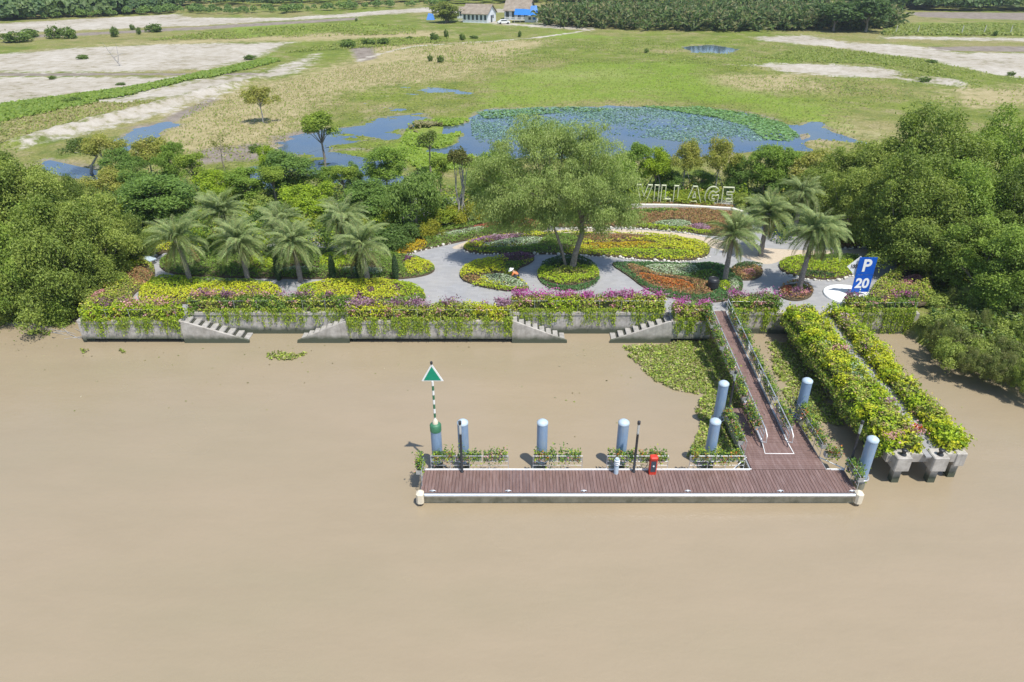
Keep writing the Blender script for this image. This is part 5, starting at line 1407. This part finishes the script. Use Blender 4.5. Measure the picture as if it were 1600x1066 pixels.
# clipped columnar shrubs
cs = Leaves(); n = 2600
tt = rng.random(n); aa = rng.random(n) * 6.283
rad = .26 * np.sin(np.pi*np.clip(.12 + tt*.88, 0, 1)) ** .6 * (.85 + .2*rng.random(n))
cs.add(np.column_stack([rad*np.cos(aa), rad*np.sin(aa), tt*2.2]), np.column_stack([np.cos(aa), np.sin(aa), np.full(n, .4)]) + rng.normal(size=(n, 3))*.3, .11, pal(n, [(0.035,0.075,0.03),(0.06,0.11,0.04),(0.09,0.14,0.05)]), .5)
csm = cs.mesh('crown', leaf_m); csk = MB().lathe([(.06, -.1), (.12, .3), (.15, 1.0), (.10, 1.8), (.02, 2.05)], 8).mesh('trunk', core_m)
for px_, py_, lb in ((436, 438, 'between the second and third palms'), (521, 438, 'between the third and fourth palms'), (562, 437, 'beside the trunk of the fourth palm'), (619, 438, 'at the tip of the long bed by the broad path')):
    x, y = at(px_, py_, ZG)
    root = tag(empty('columnar_shrub', (x, y, ZG + .05)), 'dark clipped columnar shrub ' + lb, 'shrub', 'dark columnar shrubs')
    link('trunk', csk, root); link('crown', csm, root)

# black barrel in the leaf-shaped bed, grey slab by the left palms
x, y = at(1113, 452, ZG + .1)
bb = tag(empty('barrel', (x, y, ZG + .12)), 'black ribbed barrel standing in the leaf-shaped bed beside the palm', 'barrel')
MB().lathe([(.36, 0), (.42, .15), (.44, .45), (.42, .75), (.37, .95), (.34, .95), (.33, .85)], 20).build('body', black_m, bb)
for z in (.22, .68): MB().lathe([(.435, z), (.455, z+.03), (.435, z+.06)], 20).build('hoop', black_m, bb)
x, y = at(228, 410, ZG)
gs_ = tag(empty('stone_bench', (x, y, ZG), -.5), 'pale grey stone slab bench at the left end of the garden', 'bench')
MB().bevbox(-1.1, 1.1, -.35, .35, .38, .5, .03).build('seat', pilecap_m, gs_)
for s_ in (-.8, .8): MB().box(s_-.12, s_+.12, -.28, .28, 0, .379).build('leg', conc_m, gs_)

# ------------------------------------------------------------------ kneeling gardener
gx, gy = at(806, 437, ZG)
gp = tag(empty('person', (gx, gy, ZG + .02)), 'crouching gardener in an orange shirt, dark trousers and white hat at the island bed', 'person')
def skin(name, pts, edges, radii, mat, parent):
    me_ = bpy.data.meshes.new(name); me_.from_pydata(pts, edges, [])
    o = bpy.data.objects.new(name, me_); col.objects.link(o)
    md = o.modifiers.new('skin', 'SKIN'); o.modifiers.new('sub', 'SUBSURF').levels = 1
    for v, r2 in zip(me_.skin_vertices[0].data, radii): v.radius = (r2, r2)
    me_.skin_vertices[0].data[0].use_root = True
    bpy.context.view_layer.update()
    out = bpy.data.meshes.new_from_object(o.evaluated_get(bpy.context.evaluated_depsgraph_get()))
    bpy.data.objects.remove(o)
    out.materials.clear(); out.materials.append(mat)
    out.polygons.foreach_set('use_smooth', [True]*len(out.polygons))
    return link(name, out, parent)
skin_m = mottled('skin', (0.36, 0.21, 0.13), (0.42, 0.25, 0.16), 9, .6, 0)
shirt_m = mottled('orange_cloth', (0.72, 0.20, 0.06), (0.80, 0.27, 0.09), 12, .85, .2)
trouser_m = mottled('dark_cloth', (0.03, 0.04, 0.06), (0.06, 0.07, 0.10), 12, .9, .2)
# crouched facing -x: pelvis, spine, neck, head, arms to the soil, folded legs
B = [(.18,0,.38),(.02,0,.52),(-.18,0,.68),(-.27,0,.76),(-.36,0,.80),(-.43,0,.80),
     (-.18,.19,.66),(-.32,.24,.44),(-.50,.20,.22),(-.58,.18,.12),(-.18,-.19,.66),(-.32,-.24,.44),(-.50,-.20,.22),(-.58,-.18,.12),
     (.14,.11,.34),(-.16,.20,.36),(.10,.18,.10),(-.04,.18,.03),(.14,-.11,.34),(-.16,-.20,.36),(.10,-.18,.10),(-.04,-.18,.03)]
E = [(0,1),(1,2),(2,3),(3,4),(4,5),(2,6),(6,7),(7,8),(8,9),(2,10),(10,11),(11,12),(12,13),(0,14),(14,15),(15,16),(16,17),(0,18),(18,19),(19,20),(20,21)]
RD = [.15,.15,.16,.06,.10,.09,.075,.05,.04,.035,.075,.05,.04,.035,.10,.07,.05,.04,.10,.07,.05,.04]
skin('body', B, E, RD, skin_m, gp)
skin('shirt', [B[0],B[1],B[2],B[6],B[7],B[10],B[11]], [(0,1),(1,2),(2,3),(3,4),(2,5),(5,6)], [.165,.168,.178,.095,.072,.095,.072], shirt_m, gp)
skin('trousers', [B[0],B[14],B[15],B[16],B[18],B[19],B[20]], [(0,1),(1,2),(2,3),(0,4),(4,5),(5,6)], [.155,.115,.088,.068,.115,.088,.068], trouser_m, gp)
ht_ = MB().lathe([(.26, 0), (.24, .025), (.13, .05), (.115, .13), (.06, .17), (.01, .175)], 16).build('hat', white_m, gp)
ht_.location = (-.40, 0, .86); ht_.rotation_euler = (0, R(-28), 0)

# ------------------------------------------------------------------ lotus leaves on the pond
def pads(pg, n, lo, hi, cols, r0=(.22, .42), hzs=(.02, .25), thin=None):
    w = poly(pg, ZP); P2 = sample(w, n)
    if thin is not None: P2 = P2[wob(P2[:, 0], P2[:, 1], .28, thin) + rng.normal(size=len(P2))*.35 > -.05]
    n = len(P2); V = np.zeros((n, 8, 3)); r1 = rng.uniform(*r0, n); z = ZP + rng.uniform(*hzs, n)
    tilt = rng.normal(size=(n, 2)) * .22
    for k in range(8):
        a = 2*math.pi*k/8; c_, s_ = math.cos(a), math.sin(a)
        V[:, k, 0] = P2[:, 0] + r1*c_; V[:, k, 1] = P2[:, 1] + r1*s_; V[:, k, 2] = z + r1*(c_*tilt[:, 0] + s_*tilt[:, 1])
    q = (np.arange(n)*8)[:, None] + np.array([[0,1,2,3],[0,3,4,7],[4,5,6,7]]).reshape(1, 12)
    return V.reshape(-1, 3), q.reshape(-1, 4), np.repeat(pal(n, cols), 8, axis=0)
LC = [(0.15,0.30,0.09),(0.20,0.36,0.13),(0.26,0.40,0.20),(0.19,0.31,0.07)]
LC2 = [(0.20,0.33,0.27),(0.27,0.40,0.35),(0.14,0.26,0.19)]
parts = [pads([(1000,166),(1100,167),(1180,177),(1225,193),(1248,212),(1250,222),(1195,218),(1165,197),(1120,184),(1040,172)], 9000, 0, 1, LC, (.10, .24), (.02, .12), thin=6),
         pads([(735,186),(770,171),(860,168),(1000,168),(1100,172),(1170,185),(1200,220),(1100,225),(900,205),(760,228),(738,215)], 22000, 0, 1, LC2, (.07, .17), (.01, .06), thin=3),
         pads([(745,176),(850,168),(900,168),(1000,172),(850,178),(760,186)], 3600, 0, 1, LC + LC2, (.12, .26), (.03, .15), thin=4)]
Vs, Qs, Cs, o_ = [], [], [], 0
for v, q, c_ in parts:
    Vs.append(v); Qs.append(q + o_); Cs.append(c_); o_ += len(v)
tag(link('lotus_leaves', grid_mesh('lotus_leaves', np.concatenate(Vs), np.concatenate(Qs), leaf_m, {'col': np.concatenate(Cs)})), 'carpet of lotus leaves on the pond', 'lotus leaves', kind='stuff')

# ------------------------------------------------------------------ grass and scrub on the field
gr = Leaves()
def tufts(pg, n, cols, size, up=1.0, thin=None):
    w = poly(pg, ZF)
    # even density on the ground
    P2 = sample(w, n)
    if thin is not None: P2 = P2[wob(P2[:, 0], P2[:, 1], .15, thin) + rng.normal(size=len(P2))*.3 > -.1]
    i = np.clip(np.searchsorted(xs, P2[:, 0]), 1, nx-1); j = np.clip(np.searchsorted(ys, P2[:, 1]), 1, ny-1)
    tz = Z[j*nx + i]; ok = (tz > ZP + .02) & (sand[j*nx + i] < .55)
    P2, tz = P2[ok], tz[ok]; n = len(P2)
    s = size * rng.uniform(.5, 1.4, n)
    gr.add(np.column_stack([P2, tz + s*.32]), rng.normal(size=(n, 3)) * np.array([.6, .6, .2]) + np.array([0, -.5, 1.3]), s*.8, pal(n, cols, .08), .8, along=np.tile(np.array([0, 0, 1.*up]), (n, 1)))
GRS = [(0.19,0.25,0.04),(0.24,0.29,0.05),(0.29,0.31,0.08),(0.17,0.21,0.04)]
DRS = [(0.35,0.30,0.15),(0.31,0.27,0.12),(0.39,0.33,0.18),(0.26,0.27,0.08)]
tufts([(180,270),(300,170),(480,120),(620,95),(1100,90),(1330,170),(1340,230),(960,250),(600,290)], 22000, GRS, .34)
tufts([(240,262),(290,168),(450,120),(560,100),(720,70),(800,95),(600,135),(480,190),(440,240)], 12000, DRS, .32, thin=2)
tufts([(560,70),(900,60),(1180,66),(1600,110),(1600,165),(1330,170),(1100,100),(620,100)], 16000, GRS, .5, thin=4)
tufts([(0,165),(200,138),(330,112),(420,92),(440,96),(330,122),(150,162),(0,192)], 9000, [(0.17,0.26,0.04),(0.22,0.30,0.045)], .75)
tufts([(0,230),(0,190),(130,160),(270,158),(120,200)], 4000, DRS + GRS, .45)
tufts([(620,240),(640,190),(740,185),(740,262),(660,272)], 8000, [(0.19,0.29,0.03),(0.26,0.36,0.04)], .5)
tufts([(640,200),(650,192),(690,195),(690,208),(645,208)], 900, [(0.28,0.25,0.12),(0.20,0.20,0.07)], .9)
tufts([(440,84),(560,62),(700,58),(700,66),(560,76)], 3500, GRS, .7)
tufts([(230,64),(350,48),(560,36),(650,44),(650,54),(350,62)], 7000, GRS, .8, thin=5)
tufts([(1380,40),(1620,38),(1620,56),(1380,56)], 6000, GRS, 1.0)
tufts([(1180,90),(1280,74),(1460,96),(1480,120),(1400,104),(1250,96)], 5000, GRS, .6)
tag(gr.build('field_grass', leaf_m), 'grass and dry tufts growing over the field', 'grass', kind='stuff')
FB = [(25,66,45,50,'dark bush cluster at the left end of the green strip'),(48,58,42,36,'rounded bush beside the far sand road'),(88,60,36,30,'leafy clump of tall plants by the far sand road'),(110,60,38,30,'paler clump of plants next to the leafy one'),(180,58,38,18,'lone dark bush at the edge of the far road'),(243,50,34,32,'wide low bush near the far road'),(207,47,36,10,'tiny bush left of the wide low one'),(218,54,40,10,'small bush below the tiny one'),
      (130,92,84,24,'low grass bush on the sand flat'),(82,124,117,14,'dark tuft with driftwood on the sand'),(545,74,58,34,'green bush at the start of the brown strip'),(575,70,58,26,'green bush left of middle in the scrub line'),(600,70,57,26,'green bush at the middle of the scrub line'),(678,64,48,18,'round bush in front of the roadside tree'),(697,60,42,9,'narrow young tree below the roadside tree'),(722,63,50,12,'small bush right of the narrow young tree'),(740,60,54,16,'low dark bush in the scrub strip'),(812,58,46,8,'slim bush in front of the white houses'),(640,62,55,12,'small bush in the pale scrub'),(557,34,27,5,'tiny lone bush near the road bend'),
      (688,98,84,14,'bush on the brown mound'),(672,96,83,10,'small bush left of the brown mound'),(1580,118,110,14,'round green bush on the sand at the right'),(1456,100,92,22,'bush at the edge of the right sand flat'),(1445,128,118,20,'grassy bush on the right sand bank'),(1555,56,46,9,'dark small bush by the right field fence'),(1468,54,47,9,'small bush left of the fence bush'),(1380,54,46,10,'small bush at the foot of the far trees'),(400,238,222,22,'low green bush in the dry grass beside the pool'),(115,160,150,30,'grass bush at the sand edge on the left'),(190,133,128,18,'scrub clump on the sand track'),(390,93,84,24,'grass bush on the sand ridge'),(1010,82,74,10,'small bush in the middle of the meadow')]
for bx_, by_, tp, w, lb in FB:
    tree_px('field_bush', 'field_bush', lb, bx_, by_, tp, w*.85, 'bush', 'bushes scattered over the field')
# dead tree on the sand flat
dx_, dy_ = at(189, 103, ZF); k = 1 / ppm(dy_, ZF)
dt = MB().tube([(0, 0, -.1), (-8*k, 0, 12*k), (-19*k, 0, 33*k)], [.16, .11, .03], 6)
dt.tube([(-3*k, 0, 5*k), (0, 0, 16*k), (1*k, 0, 34*k)], [.09, .06, .02], 5); dt.tube([(-8*k, 0, 12*k), (6*k, 0, 18*k), (14*k, 0, 17*k)], [.07, .05, .02], 5); dt.tube([(-12*k, 0, 20*k), (-6*k, 1, 27*k)], [.05, .02], 5)
o = tag(dt.build('dead_tree', greybark_m), 'bare dead tree standing on the pale sand flat', 'dead tree'); o.location = (dx_, dy_, ZF)

# ------------------------------------------------------------------ far houses, trees and woods
roof_m = mottled('old_roof', (0.20, 0.16, 0.12), (0.32, 0.27, 0.21), .8, .9, .3, .05)
plaster_m = mottled('white_plaster', (0.66, 0.68, 0.72), (0.76, 0.78, 0.80), .7, .8, .1, .02)
def house(label, x0, x1, y0, y1, wall_h, ridge, roof_over=.5, rz=0.0, wins=5, front_door=True, hip=True):
    root = tag(empty('house', ((x0+x1)/2, (y0+y1)/2, ZF), rz), label, 'house')
    a, b_ = (x1-x0)/2, (y1-y0)/2
    # ridge runs along x, gable end at +x faces sideways and is carried by the wall
    vs = [(-a,-b_,-.2),(a,-b_,-.2),(a,b_,-.2),(-a,b_,-.2),(-a,-b_,wall_h),(a,-b_,wall_h),(a,b_,wall_h),(-a,b_,wall_h),(-a,0,ridge-.12),(a,0,ridge-.12)]
    MB().add(vs, [(0,1,5,4),(2,3,7,6),(1,2,6,9,5),(3,0,4,8,7)]).build('wall', plaster_m, root)
    o_, e = roof_over, .14
    sl = (ridge - wall_h) / b_
    m = MB()
    zl = wall_h - sl*o_
    for s_ in (-1, 1):
        y_ = s_*(b_+o_)
        vs = [(-a-o_, y_, zl), (a+o_, y_, zl), (a+o_, 0, ridge), (-a-o_, 0, ridge)]
        vs += [(x, y, z+e) for x, y, z in vs]
        fs = [(0,1,2,3),(4,7,6,5),(0,4,5,1),(1,5,6,2),(3,2,6,7),(0,3,7,4)]
        m.add(vs, fs if s_ > 0 else [f[::-1] for f in fs])
    m.build('roof', roof_m, root)
    for k in range(wins):
        xx = -a + (2*a)*(k+.5)/wins
        w_ = MB().box(xx-a/wins*.5, xx+a/wins*.5, -b_-.06, -b_-.004, wall_h*.30, wall_h*.85).build('window', dark_glass_m, root)
        MB().box(xx-a/wins*.56, xx+a/wins*.56, -b_-.10, -b_-.062, wall_h*.24, wall_h*.30).build('sill', white_m, w_)
    if front_door:
        MB().box(a+.004, a+.07, -1.0, .6, -.1, wall_h*.75).build('door', dark_glass_m, root)
        MB().box(a+.004, a+.06, 1.0, 2.0, wall_h*.4, wall_h*.75).build('window', dark_glass_m, root)
    return root
hx, hy = at(755, 36, ZF); s1 = 1 / ppm(hy, ZF)
house('long white house with brown roof and gable facing right', hx-27*s1, hx+14*s1, hy, hy+9, 3.0, 5.6, rz=-.32, wins=6)
hx2, hy2 = at(806, 33, ZF)
house('white house with brown roof behind the blue awning', hx2-14*s1, hx2+26*s1, hy2+2, hy2+11, 3.4, 6.6, rz=-.25, wins=4)
hx3, hy3 = at(720, 29, ZF)
house('low grey shed left of the long white house', hx3-5*s1, hx3+8*s1, hy3, hy3+6, 2.6, 3.6, rz=-.1, wins=3, front_door=False)
aw = tag(empty('awning', (*at(822, 36, ZF), ZF)), 'bright blue tarpaulin awning on posts in front of the houses', 'awning')
a = 19*s1
MB().add([(-a,0,2.6),(a,0,2.2),(a*.95,6,3.6),(-a*.9,6,4.1),(0,0,2.5),(0,6,4.0)], [(0,4,5,3),(4,1,2,5)]).build('sheet', tarp_m, aw)
MB().add([(a*.3,4,3.0),(a*1.0,4,3.0),(a*.9,5.5,5.2),(a*.4,5.5,5.0)], [(0,1,2,3)]).build('sheet', tarp_m, aw)
MB().box(-a*.1, a*1.0, 1.5, 1.7, 0, 2.1).build('wall', plaster_m, aw)
MB().box(a*.2, a*.4, 1.42, 1.498, .9, 1.7).build('window', dark_glass_m, aw); MB().box(a*.55, a*.8, 1.42, 1.498, .9, 1.7).build('window', tarp_m, aw)
for x in (-a*.95, -a*.5, a*.97): MB().tube([(x, .1, 0), (x, .1, 2.4)], .07, 6).build('post', galv_m, aw)
# parked car
cx_, cy_ = at(787, 37, ZF)
cr_ = tag(empty('parked_car', (cx_, cy_-1.5, ZF+.02), .25), 'white car parked in front of the blue awning', 'car')
m = MB(); prof = [(-2.1,.35),(-2.1,.85),(-1.5,.95),(-.9,1.42),(.8,1.42),(1.4,1.0),(2.1,.9),(2.1,.35)]
n = len(prof)
m.add([(x,-.85,z) for x, z in prof] + [(x,.85,z) for x, z in prof], [tuple(range(n)), tuple(range(2*n-1, n-1, -1))] + [(i, n+i, n+(i+1) % n, (i+1) % n) for i in range(n)])
m.build('body', white_m, cr_)
MB().add([(-1.35,-.86,1.0),(1.2,-.86,1.0),(.75,-.86,1.35),(-.85,-.86,1.35)], [(0,1,2,3)]).build('side_window', dark_glass_m, cr_)
for x in (-1.35, 1.35):
    for y in (-.8, .8):
        w_ = MB().lathe([(.33, -.1), (.33, .1)], 12).build('wheel', black_m, cr_); w_.location = (x, y, .33); w_.rotation_euler = (R(90), 0, 0)
tp = tag(empty('tarpaulin_tent', (*at(673, 31, ZF), ZF)), 'small blue tarpaulin tent beside the roadside tree', 'tent')
MB().add([(-1.5,-1.2,0),(1.5,-1.2,0),(1.5,1.2,0),(-1.5,1.2,0),(-.8,0,2.2),(.9,0,2.0)], [(0,1,5,4),(2,3,4,5),(1,2,5),(3,0,4)]).build('sheet', tarp_m, tp)

FARG = [(0.07,0.13,0.035),(0.10,0.17,0.04),(0.05,0.10,0.035),(0.13,0.19,0.05)]
for k in range(2):
    proto(f'far{k}', (3.2, 3.2, 3.2), 5.2, 30, 70, 1.15, .85, FARG, 200+k, 2.4, .25, every=4)
proto('farlime', (3.2, 3.2, 3.4), 5.2, 44, 110, 1.0, .6, [(0.20,0.24,0.04),(0.15,0.21,0.04),(0.27,0.28,0.06)], 210, 2.8, .3, every=3, stems=3, shape='full')
tree_px('roadside_tree', 'farlime', 'yellow-green tree left of the white houses', 698, 35, 1, 42)
for bx_, by_, tp_, w, lb in ((1302, 49, 0, 60, 'tall dense tree at the left of the far group'), (1352, 50, -6, 52, 'tall dark tree at the right of the far group'), (1325, 46, -2, 40, 'tree squeezed between the two tall far trees'), (1268, 44, 2, 40, 'tree at the end of the palm thicket')):
    tree_px('far_tree', 'far0' if bx_ < 1330 else 'far1', lb, bx_, by_, tp_, w, group='tall far trees')
# nipa palm thicket
np_ = Leaves(); r3 = np.random.default_rng(77)
w = poly([(848,41),(900,44),(1000,48),(1120,50),(1260,49),(1400,46),(1390,34),(1240,24),(1050,24),(930,26),(850,30)], ZF)
ctrs = sample(w, 560, r3)
for cx_, cy_ in ctrs:
    nf = 13
    for k in range(nf):
        a = r3.random()*6.283; ln = r3.uniform(4.2, 7.4); up = r3.uniform(.45, 1.45); n = 9
        t2 = (np.arange(n)+.5)/n; ang = up - .75*t2**2
        px2 = np.cumsum(np.cos(ang))*ln/n; pz2 = np.cumsum(np.sin(ang))*ln/n
        P = np.column_stack([cx_ + px2*math.cos(a), cy_ + px2*math.sin(a), ZF + pz2])
        dirv = np.column_stack([np.cos(ang)*math.cos(a), np.cos(ang)*math.sin(a), np.sin(ang)])
        np_.add(P, r3.normal(size=(n, 3))*.5 + np.array([0, -.6, .5]), ln/n*2.2, pal(n, [(0.10,0.16,0.045),(0.14,0.20,0.055),(0.075,0.125,0.035),(0.24,0.22,0.10)] , .2, r3), .45, along=dirv*4, r=r3)
tag(np_.build('palm_thicket', leaf_m), 'dense thicket of low palms beyond the meadow', 'palm thicket', kind='stuff')
# far wood along the top of the picture
fw = Leaves(); r4 = np.random.default_rng(88)
def wood(x0, x1, y0, y1, n, h0, h1, cols):
    cx_ = r4.uniform(x0, x1, n); cy_ = r4.uniform(y0, y1, n)
    for a_, b_ in zip(cx_, cy_):
        h_ = r4.uniform(h0, h1); m_ = 80; d = unit(r4.normal(size=(m_, 3))); d[:, 2] = np.abs(d[:, 2])*1.1 - .25
        rr = h_*.42
        q = np.array([a_, b_, ZF + h_*.45]) + d*np.array([rr*1.15, rr*1.15, h_*.52])*r4.uniform(.6, 1.05, (m_, 1))
        tint = np.array(cols)[r4.integers(0, len(cols))]
        fw.add(q, d + r4.normal(size=(m_, 3))*.5 + np.array([0, -.2, .4]), h_*.26*r4.uniform(.6, 1.3, m_), np.clip(pal(m_, cols, .15, r4)*.5 + tint*.5, .01, 1), .7, r=r4)
def belt(line, n, depth, h0, h1, cols):
    for _ in range(n):
        i = r4.integers(0, len(line)-1); t2 = r4.random()
        px2 = line[i][0]*(1-t2) + line[i+1][0]*t2; py2 = line[i][1]*(1-t2) + line[i+1][1]*t2
        a_, b_ = at(px2, py2, ZF); b_ += r4.random()*depth; a_ *= 1 + 0
        wood(a_, a_+.1, b_, b_+.1, 1, h0, h1, cols)
LTG = [(0.15,0.24,0.06),(0.19,0.28,0.06),(0.12,0.20,0.05)]
FARB = [(0.10,0.17,0.06),(0.14,0.22,0.07),(0.08,0.14,0.06),(0.17,0.23,0.08)]
belt([(-120,40),(0,33),(130,27),(250,20)], 260, 45, 5, 9, FARB)
belt([(-60,36),(0,33),(130,28),(260,22)], 90, 6, 2, 4, LTG)
belt([(250,20),(330,23),(450,22),(560,15),(690,9)], 130, 14, 1.5, 3.5, LTG)
belt([(250,10),(450,10),(690,3)], 190, 40, 4, 7.5, FARB)
belt([(690,7),(930,5),(1060,3)], 230, 40, 5, 8.5, FARB)
belt([(1060,16),(1250,12),(1400,12)], 130, 30, 7, 9.5, FARB)
belt([(1380,16),(1500,18),(1680,20)], 230, 40, 6, 9.5, FARB)
wood(-700, 700, 440, 640, 700, 8, 15, FARB)
tag(fw.build('far_wood', leaf_m), 'far-off belt of woodland along the top of the picture', 'wood', kind='stuff')
# fence posts of the far right field
for bx_, nm in zip((1399, 1433, 1502, 1537, 1578), ('leftmost', 'second from the left', 'middle one', 'second from the right', 'rightmost')):
    x, y = at(bx_, 53, ZF)
    tag(MB().tube([(x, y, ZF-.2), (x + .1, y, ZF+2.4)], [.13, .10], 6).build('field_post', stone_m), 'pale post in the far right green strip, ' + nm + ' of five', 'post', 'pale posts in the far right field')

# ------------------------------------------------------------------ thin summer haze
hm = bpy.data.materials.new('haze_air'); hm.use_nodes = True
nt = hm.node_tree; nt.nodes.remove(nt.nodes['Principled BSDF'])
pv = N(nt, 'ShaderNodeVolumePrincipled'); pv.inputs['Color'].default_value = (0.80, 0.88, 1.0, 1); pv.inputs['Density'].default_value = 0.00016; pv.inputs['Anisotropy'].default_value = 0.2
nt.links.new(pv.outputs[0], nt.nodes['Material Output'].inputs['Volume'])
tag(MB().box(-4100, 4100, -450, 5100, -3.2, 27.5).build('haze', hm), 'thin haze over the river and the fields', 'haze', kind='stuff')
